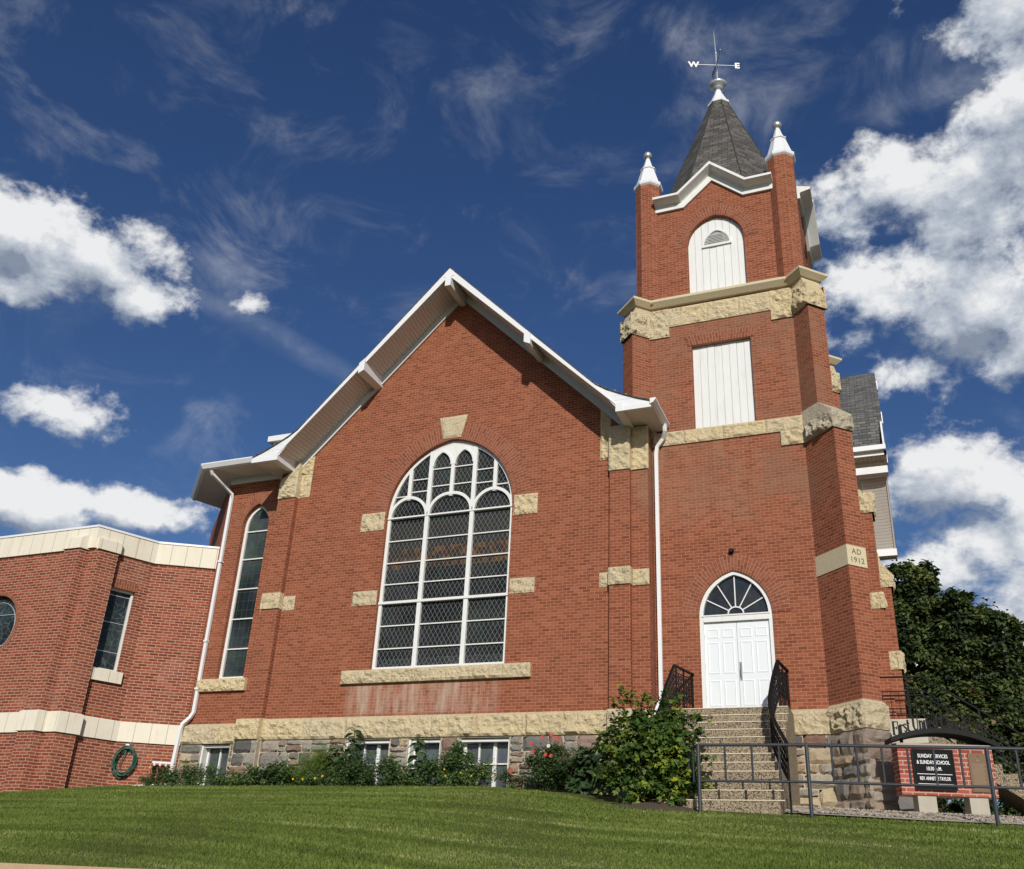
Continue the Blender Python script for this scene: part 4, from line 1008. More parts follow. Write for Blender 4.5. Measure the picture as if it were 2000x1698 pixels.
# --- coping round the tower above the belt
def coping():
    path = []
    for sx, sy in ((-1,-1),(1,-1),(1,1),(-1,1)):
        c, e, f = butt_frame((sx, sy)); q = .40
        path += [c+e*-.245-f*(TW/2), c+e*(q-.245)-f*(TW/2), c+e*(q-.245)+f*(TW/2), c+e*-.245+f*(TW/2)]
    prof = [(-.1,10.46),(.08,10.48),(.20,10.60),(.20,10.66),(.02,10.80),(-.1,10.80)]
    n = len(path); secs = []
    for i in range(n):
        a = (path[i]-path[i-1]).normalized(); b = (path[(i+1)%n]-path[i]).normalized()
        na = Vector((a.y,-a.x,0)); nb = Vector((b.y,-b.x,0)); m = na+nb; m = m/m.dot(na)
        secs.append((path[i], m))
    mb = MB(); k = len(prof)
    V = [p+m*a+Vector((0,0,z)) for p, m in secs for a, z in prof]
    F = [(i*k+j, ((i+1)%n)*k+j, ((i+1)%n)*k+(j+1)%k, i*k+(j+1)%k) for i in range(n) for j in range(k)]
    mb.add(V, F); pt('coping', mb, M_limes)
coping()
# --- octagonal corner turrets with metal caps
def octo(c, w, z0, z1, mb, w2=None):
    r0 = w/math.cos(math.pi/8); r1 = (w2 or w)/math.cos(math.pi/8)
    mb.lathe([(r0,z0),(r1,z1)], (c.x,c.y,0), 8, rot=math.pi/8)
for sx, sy in ((-1,-1),(1,-1),(1,1),(-1,1)):
    c = Vector((XT+sx*1.83, YC+sy*(H-.16), 0)); mb = MB(); octo(c, .335, 10.55, 14.68, mb); to = pt('turret', mb, M_brick)
    cp = MB(); r = 1/math.cos(math.pi/8)
    cp.lathe([(.335*r,14.62),(.375*r,14.66),(.385*r,14.70),(.385*r,14.76),(.335*r,14.79),(.185*r,15.36),(.21*r,15.375),(.21*r,15.41),(.15*r,15.44),(.055*r,15.82),(.04,15.86)], (c.x,c.y,0), 8, rot=math.pi/8); pt('turret_cap', cp, M_white, to)
    bl = MB(); bl.lathe([(.02,15.82)]+[(.125*math.sin(R(a)), 15.96-.125*math.cos(R(a))) for a in range(15,180,15)]+[(.005,16.085)], (c.x,c.y,0), 20); pt('ball_finial', bl, M_silver, to, smooth=True)
# --- white cornice with a gablet on each side
for fr in (T_S, T_E, T_N):
    mb = MB(); path = [(-1.60,13.63),(-.80,13.63),(0,14.36),(.80,13.63),(1.60,13.63)]
    prof = [(.0,0),(.07,0),(.07,.17),(.10,.19),(.33,.24),(.35,.25),(.35,.32),(.0,.42)]; k = len(prof)
    secs = []
    for i, (a, z) in enumerate(path):
        if 0 < i < 4:
            e0 = Vector((path[i][0]-path[i-1][0], path[i][1]-path[i-1][1])).normalized(); e1 = Vector((path[i+1][0]-path[i][0], path[i+1][1]-path[i][1])).normalized()
            n0 = Vector((-e0.y,e0.x)); n1 = Vector((-e1.y,e1.x)); m = n0+n1; m = m/m.dot(n0)
        else: m = Vector((0,1))
        secs.append((a, z, m))
    V = [fr.p(a+m.x*h, d, z+m.y*h) for a, z, m in secs for d, h in prof]
    F = [(i*k+j, (i+1)*k+j, (i+1)*k+(j+1)%k, i*k+(j+1)%k) for i in range(4) for j in range(k)] + [tuple(range(k)), tuple(range(4*k,5*k))[::-1]]
    mb.add(V, F); pt('cornice', mb, M_wood)
    mb = MB()                                                        # little gablet roof running into the spire
    mb.add([fr.p(0,.30,14.78), fr.p(-.86,.30,14.02), fr.p(-.86,-1.4,14.02), fr.p(0,-1.5,14.78), fr.p(.86,.30,14.02), fr.p(.86,-1.4,14.02)], [(0,1,2,3),(0,3,5,4)]); pt('gablet_roof', mb, M_shing)
# --- spire
sp = MB(); r8 = 1/math.cos(math.pi/8)
sp.lathe([(2.12*r8,13.85),(2.0*r8,14.15),(1.64*r8,15.2),(1.115*r8,16.72),(.27*r8,19.20)], (XT,YC,0), 8, rot=math.pi/8)
spo = pt('spire', sp, M_shing)
hp = MB()
for kk in range(8):
    a = math.pi/8+kk*math.pi/4; hp.tube([(XT+r8*w_*math.cos(a), YC+r8*w_*math.sin(a), z) for w_, z in ((2.0,14.16),(1.64,15.21),(1.115,16.73),(.27,19.21))], .016, 5)
pt('hip_cap', hp, plain('hip_metal', (.045,.043,.04), .7, .3), spo)
cp = MB(); cp.lathe([(.30*r8,19.14),(.33*r8,19.16),(.33*r8,19.24),(.29*r8,19.25),(.11*r8,19.72),(.085,19.86)], (XT,YC,0), 8, rot=math.pi/8); pt('spire_cap', cp, M_white, spo)
cp = MB(); cp.lathe([(.085,19.85),(.12,19.88),(.16,19.93),(.175,19.98),(.25,20.02),(.285,20.07),(.285,20.11),(.20,20.16),(.10,20.20),(.03,20.22)], (XT,YC,0), 28); pt('finial', cp, M_galv, spo, smooth=True)

# ------------------------------------------------------------------ weather vane
wv = thing('weather_vane', (XT,YC,20.2), 'metal weather vane with white letters W and E on top of the spire', 'weather vane')
mb = MB(); mb.tube([(XT,YC,20.2),(XT,YC,21.5)], .024, 8); mb.tube([(XT,YC,21.5),(XT-.02,YC-.01,22.15),(XT-.03,YC,22.55)], [.018,.013,.006], 8); mb.lathe([(.01,21.46),(.035,21.49),(.035,21.53),(.01,21.56)], (XT,YC,0), 12); pt('post', mb, M_galv, wv)
mb = MB(); mb.tube([(XT-.58,YC-.23,20.99),(XT+.58,YC+.23,20.99)], .013, 6); pt('cross_arm', mb, M_galv, wv)
mb = MB(); mb.tube([(XT+.23,YC-.58,20.99),(XT-.23,YC+.58,20.99)], .013, 6); pt('cross_arm', mb, M_galv, wv)
for tx, a in (('W', -.74), ('E', .66)): text_obj(tx, .32, M_paper, wv, (XT+a*.93, YC+a*.37, 20.88), (.93,.37,0), (0,0,1), .012, 'CENTER', .012, name='direction_letter')
mb = MB(); dv = Vector((.42,-.91,0)).normalized(); c = Vector((XT,YC,21.08)); mb.tube([c-dv*.42, c+dv*.46], .013, 6)
mb.prism([c+dv*.42+Vector((0,0,.06)), c+dv*.58, c+dv*.42+Vector((0,0,-.06))], dv.cross(Vector((0,0,1)))*.012)
mb.prism([c-dv*.28, c-dv*.40+Vector((0,0,.07)), c-dv*.56+Vector((0,0,.07)), c-dv*.46, c-dv*.56-Vector((0,0,.07)), c-dv*.40-Vector((0,0,.07))], dv.cross(Vector((0,0,1)))*.012)
pt('arrow', mb, plain('dark_vane_metal', (.05,.05,.055), .5, .5), wv)

# ------------------------------------------------------------------ lamp over the door
wl = thing('wall_lamp', (7.10,YT-.01,3.55), 'small black dome lamp above the point of the front door arch', 'lamp')
mb = MB(); mb.tube([(7.10,YT,3.57),(7.10,YT-.05,3.57)], .05, 12); mb.tube([(7.10,YT-.04,3.57),(7.10,YT-.09,3.565),(7.10,YT-.115,3.56)], [.062,.058,.03], 14); pt('housing', mb, M_black, wl)
mb = MB(); mb.tube([(7.10,YT-.115,3.56),(7.10,YT-.122,3.559)], .028, 12); pt('lens', mb, M_glassp, wl)

# ------------------------------------------------------------------ front steps and railings
fs = thing('front_steps', (7.05,-1.2,-2.3), 'steep exposed-aggregate steps rising to the white front doors', 'steps')
mb = MB(); NY = [-.53,-.75,-1.0,-1.23,-1.45,-1.65,-1.86,-2.06,-2.26,-2.45,-2.62,-2.78]; LX0, LX1 = 5.93, 8.20
ns = MB()
for k, y in enumerate(NY):
    z = -.12-.183*k; fl = max(0, k-8)*.03
    ns.box(F0, LX0+.002, LX1+fl-.002, -y-.03, -y+.012, z-.012, z+.003)
prof = [(YT-.03, -.12)]
for k, y in enumerate(NY): prof += [(y, -.12-.183*k), (y, -.12-.183*(k+1))]
prof[-1] = (NY[-1], -3.0); prof += [(YT-.03, -3.0)]
mb.prism([(LX0, y, z) for y, z in prof], (LX1-LX0, 0, 0))
pt('stair', mb, M_agg, fs); pt('nosing', ns, plain('pale_nosing', (.66,.58,.44), .8, .2, .15, 9), fs)  # thin paler strip along every step edge
def stair_rail(path, base_drop, label, ypost):
    o = thing('stair_railing', (path[0][0], path[0][1], path[0][2]-.9), label, 'railing', 'wrought iron railings of the front steps')
    P = [Vector(p) for p in path]
    def smooth(P, n=6):
        out = []
        for i in range(len(P)-1):
            p0 = P[max(0,i-1)]; p1 = P[i]; p2 = P[i+1]; p3 = P[min(len(P)-1,i+2)]
            for k in range(n):
                t = k/n; out.append(.5*((2*p1)+(p2-p0)*t+(2*p0-5*p1+4*p2-p3)*t*t+(3*p1-p0-3*p2+p3)*t**3))
        return out+[P[-1]]
    lvl = P[:2]; C_ = [lvl[0], lvl[1]] + smooth(P[1:], 7)[1:]
    mb = MB(); mb.tube(C_, .03, 4, flat=(.042,.026)); pt('handrail', mb, M_black, o)
    Dn = lambda q, h: [p-Vector((0,0,h)) for p in q]
    mb = MB(); mb.tube(Dn(C_, .13), .012, 4); mb.tube(Dn(C_, .66), .012, 4); pt('rail', mb, M_black, o)
    # resample evenly
    L = [0]; 
    for i in range(1, len(C_)): L.append(L[-1]+(C_[i]-C_[i-1]).length)
    def at(s_):
        for i in range(1, len(C_)):
            if L[i] >= s_-1e-9: t = (s_-L[i-1])/max(1e-9, L[i]-L[i-1]); return C_[i-1].lerp(C_[i], t)
        return C_[-1]
    for s_ in [0.04, .5, .88, 1.9, L[-1]-.03]:
        p = at(s_); mb = MB(); zb = p.z-.95 if s_ < L[-1]-.1 else p.z-1.18
        mb.bar(p, Vector((p.x,p.y,zb)), .034, .034); pt('post', mb, M_black, o)
    n = int(L[-1]/.125); pk = MB(); wv_ = MB()
    for i in range(1, n):
        p = at(L[-1]*i/n); q = at(min(L[-1], L[-1]*(i+1)/n))
        pk.bar(p-Vector((0,0,.13)), p-Vector((0,0,.66)), .013, .013)
        for (h0, h1) in ((.15,.28),(.28,.41),(.41,.54),(.54,.65)):
            wv_.bar(p-Vector((0,0,h0)), q-Vector((0,0,h1)), .011, .011); wv_.bar(p-Vector((0,0,h1)), q-Vector((0,0,h0)), .011, .011)
    pt('picket', pk, M_black, o)['kind'] = 'stuff'; pt('lattice', wv_, M_black, o)
    return o
stair_rail([(6.126,.44,.80),(5.93,-.50,.80),(5.87,-1.1,.20),(5.86,-1.7,-.40),(5.70,-2.65,-1.25)], .9, 'black iron stair railing left of the front doors, half hidden by the shrub', None)
stair_rail([(8.132,.44,.80),(8.05,-.50,.80),(7.97,-1.05,.20),(8.0,-1.7,-.42),(8.38,-2.75,-1.20)], .9, 'black iron stair railing right of the front doors, casting a shadow on the steps', None)

# ------------------------------------------------------------------ pipe railing across the front
pr = thing('pipe_railing', (9.2,-3.0,-2.3), 'charcoal grey pipe railing in front of the steps and the brick sign', 'railing')
pa = [Vector((6.52,-2.55,-1.30)), Vector((6.92,-3.19,-1.27)), Vector((8.73,-3.06,-1.27)), Vector((11.49,-2.85,-1.32)), Vector((15.3,-2.55,-1.40))]
mb = MB(); mb.tube(pa, .027, 10); pt('top_rail', mb, M_rail, pr)
mb = MB(); mb.tube([p-Vector((0,0,.60)) for p in pa], .022, 10); pt('bottom_rail', mb, M_rail, pr)
for p in (pa[1], pa[2], pa[3], pa[4]):
    mb = MB(); mb.tube([p, p-Vector((0,0,1.25))], .033, 10); pt('post', mb, M_rail, pr)
for i in range(4):
    n = max(2, round((pa[i+1]-pa[i]).length/(.42 if i else .25)))
    for k in range(1 if i else 0, n):
        p = pa[i].lerp(pa[i+1], k/n); mb = MB(); mb.tube([p, p-Vector((0,0,.60))], .019, 8); pt('picket', mb, M_rail, pr)

# ------------------------------------------------------------------ brick notice sign
A0 = Vector((10.13,-1.05,0)); dirs = Vector((math.cos(R(17)), math.sin(R(17)), 0)); SG = Fr(A0.xy, dirs.xy)
sg = thing('church_sign', (A0.x+.8,A0.y+.3,-2.12), 'low brick sign on concrete blocks with a black notice board and arched beam', 'sign')
mb = MB(); mb.box(SG, 0, 1.66, -.36, 0, -1.83, -.96); pt('brick_body', mb, M_sbrick, sg)
mb = MB(); mb.box(SG, -.004, 1.664, -.365, .004, -.975, -.93); pt('top_course', mb, plain('sign_cap', (.40,.33,.27), .9, .2), sg)
for a in (.27, 1.16):
    mb = MB(); mb.box(SG, a, a+.32, -.33, -.03, -2.3, -1.832); pt('support_block', mb, M_conc, sg)
mb = MB(); mb.box(SG, .24, .95, .0, .035, -1.735, -1.045); nb = pt('notice_board', mb, M_panel, sg)
mb = MB(); frame_strip(mb, SG, rect(.23,.96,-1.745,-1.035), .02, 0, .045); pt('board_frame', mb, M_black, nb)
for tx, z, sz in (('SUNDAY SERVICES', -1.185, .090), ('& SUNDAY SCHOOL', -1.295, .090), ('10:30 A.M.', -1.405, .090), ('REV. ANNETTE TAYLOR', -1.575, .086)):
    text_obj(tx, sz, M_paper, nb, SG.p(.595, .037, z), SG.t, (0,0,1), .002, 'CENTER', .0012, name='lettering', squeeze=.70 if 'REV' not in tx else .58)
mb = MB(); mb.box(SG, .29, .90, .036, .039, -1.475, -1.466); mb.box(SG, .29, .90, .036, .039, -1.645, -1.636); pt('rule_line', mb, M_paper, nb)
mb = MB(); mb.box(SG, 1.22, 1.53, .0, .022, -1.75, -1.08); mb.box(SG, 1.235, 1.515, .022, .024, -1.735, -1.095); pq = pt('plaque', mb, M_bronze, sg)
mb = MB()
mb.tube([SG.p(1.375+.035*math.cos(a),.026,-1.155+.035*math.sin(a)) for a in [k*math.pi/6 for k in range(12)]], .006, 5, closed=True); mb.box(SG, 1.355, 1.395, .024, .028, -1.215, -1.20)
for k in range(24):
    z = -1.27-k*.0185; mb.box(SG, 1.255+.004*(k%3), 1.495-.012*((k*5)%4), .024, .0265, z, z+.006)
pt('plaque_relief', mb, plain('plaque_relief_bronze', (.26,.19,.12), .5, .4, .1, 9, .3), pq)
arcz = lambda a: -.90+.245*(1-((a-.80)/1.02)**2)
bm_ = MB(); n = 22; s0, s1 = -.10, 1.80; d0, d1 = -.40, .06
V = []
for i in range(n+1):
    a = s0+(s1-s0)*i/n; z = arcz(a)
    V += [SG.p(a,d1,z), SG.p(a,d1,z-.085), SG.p(a,d0,z-.085), SG.p(a,d0,z)]
bm_.add(V, [(i*4+j, i*4+(j+1)%4, i*4+4+(j+1)%4, i*4+4+j) for i in range(n) for j in range(4)] + [(0,1,2,3),(n*4+3,n*4+2,n*4+1,n*4)])
for a in (.12, 1.50): bm_.box(SG, a, a+.05, -.2, -.15, -.95, arcz(a)-.08)
bo = pt('arched_beam', bm_, M_black, sg)
# serif letters standing on the beam
GL = {'F':(.50,[(0,0,0,1,.11),(0,1,.5,1,.05),(0,.53,.36,.53,.05),(.5,1,.5,.80,.05),(.36,.62,.36,.44,.05),(-.09,0,.13,0,.05),(-.09,1,.05,1,.05)]),
 'i':(.20,[(.05,0,.05,.62,.10),(-.05,0,.16,0,.05),(-.05,.62,.05,.62,.05)]),
 'r':(.36,[(.05,0,.05,.62,.10),(-.05,0,.18,0,.05),(-.05,.62,.05,.62,.05),(.05,.45,.18,.60,.05),(.18,.60,.30,.58,.08)]),
 's':(.36,[(.30,.52,.20,.62,.05),(.20,.62,.05,.58,.06),(.05,.58,.04,.42,.07),(.04,.42,.26,.28,.09),(.26,.28,.29,.10,.07),(.29,.10,.18,0,.06),(.18,0,.03,.10,.05)]),
 't':(.30,[(.10,.06,.10,.85,.10),(-.02,.62,.26,.62,.05),(.10,.06,.20,0,.06),(.20,0,.28,.08,.05)]),
 'U':(.68,[(.06,.25,.06,1,.11),(.06,.25,.16,.04,.09),(.16,.04,.34,0,.07),(.34,0,.48,.10,.06),(.48,.10,.52,.3,.05),(.52,.3,.52,1,.05),(-.06,1,.18,1,.05),(.42,1,.62,1,.05)]),
 'n':(.48,[(.05,0,.05,.62,.10),(-.05,0,.16,0,.05),(-.05,.62,.05,.62,.05),(.05,.48,.20,.62,.05),(.20,.62,.34,.52,.08),(.34,.52,.34,0,.10),(.25,0,.45,0,.05)]),
 'e':(.42,[(.04,.32,.36,.32,.05),(.36,.32,.30,.56,.06),(.30,.56,.18,.62,.06),(.18,.62,.05,.50,.08),(.05,.50,.03,.22,.10),(.03,.22,.16,0,.08),(.16,0,.34,.10,.05)]),
 'd':(.46,[(.36,0,.36,1,.10),(.26,1,.36,1,.05),(.36,0,.46,0,.05),(.36,.14,.22,0,.05),(.22,0,.06,.12,.08),(.06,.12,.06,.48,.10),(.06,.48,.20,.62,.07),(.20,.62,.36,.50,.05)]),
 'C':(.66,[(.58,.72,.58,.95,.05),(.58,.72,.46,.94,.06),(.46,.94,.28,1,.06),(.28,1,.08,.80,.09),(.08,.80,.03,.45,.11),(.03,.45,.12,.12,.10),(.12,.12,.32,0,.07),(.32,0,.56,.16,.05)]),
 'h':(.48,[(.05,0,.05,1,.10),(-.05,0,.16,0,.05),(-.05,1,.05,1,.05),(.05,.48,.20,.62,.05),(.20,.62,.34,.52,.08),(.34,.52,.34,0,.10),(.25,0,.45,0,.05)]),
 'u':(.48,[(.05,.14,.05,.62,.10),(-.05,.62,.05,.62,.05),(.05,.14,.16,0,.07),(.16,0,.34,.14,.05),(.34,0,.34,.62,.10),(.24,.62,.34,.62,.05),(.34,0,.44,0,.05)]),
 'c':(.40,[(.32,.50,.20,.62,.06),(.20,.62,.06,.48,.08),(.06,.48,.04,.18,.10),(.04,.18,.18,0,.08),(.18,0,.34,.10,.05)])}
lt = MB(); cur = -.03; hh = .235
for ch_ in 'First United Church':
    if ch_ == ' ': cur += .055; continue
    w, segs = GL[ch_]
    for x0, y0, x1, y1, wd in segs:
        a0 = cur+x0*hh*.70; a1 = cur+x1*hh*.70; zb = arcz(cur+w*hh*.4)
        p0 = Vector((a0, zb+y0*hh)); p1 = Vector((a1, zb+y1*hh))
        e = p1-p0; 
        if e.length < 1e-5: continue
        e.normalize(); nn = Vector((-e.y, e.x))*wd*hh*.72; p0 = p0-e*.004; p1 = p1+e*.004
        q = [p0-nn, p1-nn, p1+nn, p0+nn]; lt.prism([SG.p(k.x, .04, k.y) for k in q], SG.n*-.012)
    cur += w*hh*.74
pt('lettering', lt, M_black, bo)

# ------------------------------------------------------------------ side steps and railings to the east door
ss = thing('side_steps', (10.0,2.4,-2.4), 'exposed-aggregate side steps descending to the right of the tower', 'steps')
mb = MB(); y0, y1 = 1.45, 3.45; F1 = Fr((0,0),(1,0))
lb = MB(); lb.box(F1, 9.27, 10.718, -y1, -y0, -.55, -.06); pt('landing', lb, plain('pale_landing_concrete', (.52,.48,.39), .9, .2, .2, 14, bump=.01), ss)
prof = [(10.721,-.06)]; x, z = 10.72, -.06
for k in range(11):
    z -= .183; prof += [(x, z)]; x += .255; prof += [(x, z)]
low = [(x, z-.42), (10.721,-.55)]
mb.prism([(a, y0, b) for a, b in prof[::1]+low][::-1], (0, y1-y0, 0)); pt('stair', mb, M_agg, ss)
pb = MB(); pb.box(F1, 9.33, 10.62, -3.35, -1.62, -2.6, -.552); pt('pier', pb, plain('grey_foundation', (.20,.19,.18), .9, .2, .3, 6, bump=.02), ss)
for yy, lab in ((1.5, 'black iron railing of the side steps, nearer side'), (3.4, 'black iron railing of the side steps, farther side')):
    o = thing('stair_railing', (10.7,yy,-.1), lab, 'railing', 'iron railings of the side steps')
    P = [Vector((9.28,yy,.83)), Vector((10.74,yy,.82)), Vector((13.5,yy,-1.16))]
    for h, rr in ((0,.022),(.30,.013),(.80,.013)):
        mb = MB(); mb.tube([p-Vector((0,0,h)) for p in P], rr, 6); pt('handrail' if h == 0 else 'rail', mb, M_black, o)
    n = 30; pk = MB()
    for i in range(1, n):
        t = i/n*4.86; p = P[0].lerp(P[1], t/1.46) if t < 1.46 else P[1].lerp(P[2], (t-1.46)/3.4)
        q = p-Vector((0,0,.30)); pk.bar(q, q-Vector((0,0,.5)), .014, .014)
    pt('pickets', pk, M_black, o)['kind'] = 'stuff'
    for p in (P[1]-Vector((.30,0,0)), P[1].lerp(P[2], .36), P[1].lerp(P[2], .95)):
        mb = MB(); mb.bar(p, p-Vector((0,0,1.25)), .035, .035); pt('post', mb, M_black, o)

# ------------------------------------------------------------------ annex
an = thing('church_annex', (-11,0,-1.9), 'newer red brick annex left of the church with cream precast bands and angled piers', 'building')
def kk(p, k): return Vector((10.398+k*(p[0]-10.398), -20.306+k*(p[1]+20.306), 0))
w62 = Vector((math.cos(R(65)), math.sin(R(65)), 0)); Bc = Vector((-9.09,-.20,0))
pl = [Vector(p) for p in ((-17,-1.76,0),(-10.68,-1.76,0),(-10.68,-1.97,0),(-10.11,-1.97,0),(-10.03,-1.74,0),(-9.63,-1.74,0),(-9.41,-1.27,0))] + [Bc-w62*1.12, Bc, Bc+Vector((math.cos(R(30)),math.sin(R(30)),0))*2.8]
ZT, ZB = 5.07, 0.0
def sweep(pts, prof, mb):
    secs = []; n = len(pts)
    for i in range(n):
        a = (pts[i]-pts[i-1]).normalized() if i else (pts[1]-pts[0]).normalized(); b = (pts[i+1]-pts[i]).normalized() if i < n-1 else a
        na = Vector((a.y,-a.x,0)); nb = Vector((b.y,-b.x,0)); m = na+nb; m = m/max(.3, m.dot(na)); secs.append((pts[i], m))
    k = len(prof); V = [p+m*a+Vector((0,0,z)) for p, m in secs for a, z in prof]
    mb.add(V, [(i*k+j, (i+1)*k+j, (i+1)*k+(j+1)%k, i*k+(j+1)%k) for i in range(n-1) for j in range(k)] + [tuple(range(k))[::-1], tuple(range((n-1)*k, n*k))])
aw = MB()
for i in range(len(pl)-1):
    fr = Fr(pl[i].xy, (pl[i+1]-pl[i]).xy); L_ = (pl[i+1]-pl[i]).length; holes = []; rv = 0
    if i == 0:
        FW1 = fr; cxr = (Vector((-12.93,-1.76,0))-pl[0]).dot(fr.t); RC = [(cxr+.875*math.cos(a), 2.40+.875*math.sin(a)) for a in [2*math.pi*k/36 for k in range(36)]]; holes = [RC]; rv = .18
    if i == 7:
        FW2 = fr; RW = rect(.06, .76, 1.24, 3.48); holes = [RW]; rv = .25
    if i == 8: FW3 = fr
    hi = 4.62 if i in (1,2,3,4,5,6) else ZT-.1
    aw.panel(fr, rect(0, L_, -2.6, hi), holes, reveal=rv)
pt('wall', aw, M_nbrick, an)
wallline = [pl[0], pl[1], Vector((Bc.x-1.56/math.tan(R(65)),-1.76,0)), pl[8], pl[9]]
cm = MB(); sweep(wallline, [(-.3,ZT-.66),(.06,ZT-.66),(.06,ZT-.06),(-.3,ZT-.06)], cm); pt('coping_band', cm, M_precast, an)
cm = MB(); sweep(wallline, [(-.3,ZT-.058),(.085,ZT-.058),(.085,ZT),(-.3,ZT)], cm); pt('metal_flashing', cm, M_white, an)
cm = MB(); sweep(pl, [(-.1,-.52),(.055,-.52),(.055,-.03),(.01,0),(-.1,0)], cm); pt('belt_band', cm, M_precast, an)
yb = Vector((0,1,0)); nw = Vector((w62.y,-w62.x,0))
for cc, back in (([pl[1],pl[2],pl[3],pl[4]], [Vector((-10.68,-1.70,0)), Vector((-10.02,-1.70,0))]), ([pl[4]+Vector((.02,.02,0)),pl[5],pl[6],pl[7]], None)):
    cm = MB(); zb, zt, zr_ = 4.37, 4.66, 4.88
    if back: q = [cc[1]+Vector((-.04,-.045,0)), cc[2]+Vector((.03,-.045,0)), Vector((-10.00,-1.75,0)), Vector((-10.72,-1.72,0))]; r_ = [q[3], q[2]]
    else: q = [pl[5]+Vector((0,-.05,0))-w62*.02+nw*.04, pl[6]+nw*.045+w62*.04, pl[6]-nw*.30+w62*.04, pl[5]-nw*.40-w62*.02]; r_ = [q[3], q[2]]
    bot = [p+Vector((0,0,zb)) for p in q]; mid = [p+Vector((0,0,zt)) for p in q]
    cm.hexa(bot+mid)
    top = [q[3]+Vector((0,0,zr_)), q[2]+Vector((0,0,zr_))]
    cm.add([mid[0],mid[1],top[1],top[0],mid[2],mid[3]], [(0,1,2,3),(1,4,2),(5,0,3),(4,5,3,2)]); pt('pier_cap', cm, M_precast, an)
# windows of the annex
mb = MB(); frame_strip(mb, FW2, RW, .055, -.195, -.11); aw_ = pt('window', mb, M_wood, an, label='tall rectangular stained glass window beside the angled pier')
mb = MB(); mb.panel(FW2, RW, d=-.19); pt('pane', mb, M_glassc, aw_)
mb = MB(); mb.box(FW2, -.10, .88, -.18, .09, .93, 1.235); pt('sill', mb, M_precast, aw_)
for z in (1.75, 2.55, 3.3): mb = MB(); mb.box(FW2, .10, .72, -.188, -.17, z, z+.016); pt('glazing_bar', mb, M_galv, aw_)
rg = MB(); m_ = 8; L = 0
for i in range(m_):
    a0, a1 = -.04+.82*i/m_, -.04+.82*(i+1)/m_; rg.add([FW2.p(a0,.01,3.48), FW2.p(a1,.01,3.48), FW2.p(a1,.01,3.72), FW2.p(a0,.01,3.72)], [(0,1,2,3)], uvs=[[(0,L),(0,L+.1),(.24,L+.1),(.24,L)]]); L += .1
pt('brick_lintel', rg, M_arch, an)
mb = MB(); mb.panel(FW1, RC, d=-.14); rw_ = pt('round_window', mb, M_glassc, an, label='large round stained glass window at the left edge')
mb = MB(); L = 0
for i in range(36):
    (a0,z0),(a1,z1) = RC[i],RC[(i+1)%36]; f = 1.13
    q = lambda a, z: (cxr+(a-cxr)*f, 2.40+(z-2.40)*f)
    b0, b1 = q(a0,z0), q(a1,z1); mb.add([FW1.p(a0,.01,z0), FW1.p(b0[0],.01,b0[1]), FW1.p(b1[0],.01,b1[1]), FW1.p(a1,.01,z1)], [(0,1,2,3)], uvs=[[(0,L),(.11,L),(.11,L+.15),(0,L+.15)]]); L += .15
pt('brick_ring', mb, M_arch, rw_)
mb = MB(); mb.tube([FW1.p(a, -.13, z) for a, z in [(cxr+(a-cxr)*.80, 2.40+(z-2.40)*.80) for a, z in RC]], .012, 5, closed=True); pt('glazing_ring', mb, M_galv, rw_)
for w_, z in ((.8,2.72),(.68,1.85)): mb = MB(); mb.box(FW1, cxr-w_, cxr+w_, -.138, -.12, z, z+.017); pt('glazing_bar', mb, M_galv, rw_)
mb = MB(); mb.add([(p.x,p.y,ZT-.2) for p in wallline]+[(-6.8,9,ZT-.2),(-17,9,ZT-.2)], [tuple(range(7))]); pt('flat_roof', mb, M_asph, an)

# hose on the annex wall
hc = FW3.p(.33, .08, -1.0); hs = thing('garden_hose', hc, 'coiled green garden hose hanging on the annex wall', 'hose')
for k in range(7):
    r_ = random.Random(k); mb = MB(); pts = []
    for j in range(30):
        a = 2*math.pi*j/30; rx = .25+.020*((k*5)%7-3)/1.2; rz = .345+.022*((k*3)%7-3)/1.2
        pts.append(FW3.p(.33+rx*math.cos(a)+.03*math.sin(a), .045+.018*k+.012*math.sin(3*a+k), -1.02+rz*math.sin(a)+.022*math.sin(2*a+k)))
    mb.tube(pts, .0135, 7, closed=True); pt('coil', mb, M_hose, hs, smooth=True)
mb = MB(); mb.tube([FW3.p(.33,.06,-.66), FW3.p(.30,.09,-.85), FW3.p(.22,.08,-1.10), FW3.p(.27,.07,-1.22)], .0135, 7); mb.tube([FW3.p(.40,.07,-.66), FW3.p(.46,.10,-.75), FW3.p(.36,.09,-.80)], .0135, 7); pt('loose_end', mb, M_hose, hs)
mb = MB(); mb.prism([FW3.p(.24,.0,-.68), FW3.p(.42,.0,-.68), FW3.p(.36,.0,-.58), FW3.p(.30,.0,-.58)], FW3.n*.10); pt('hanger', mb, M_galv, hs)
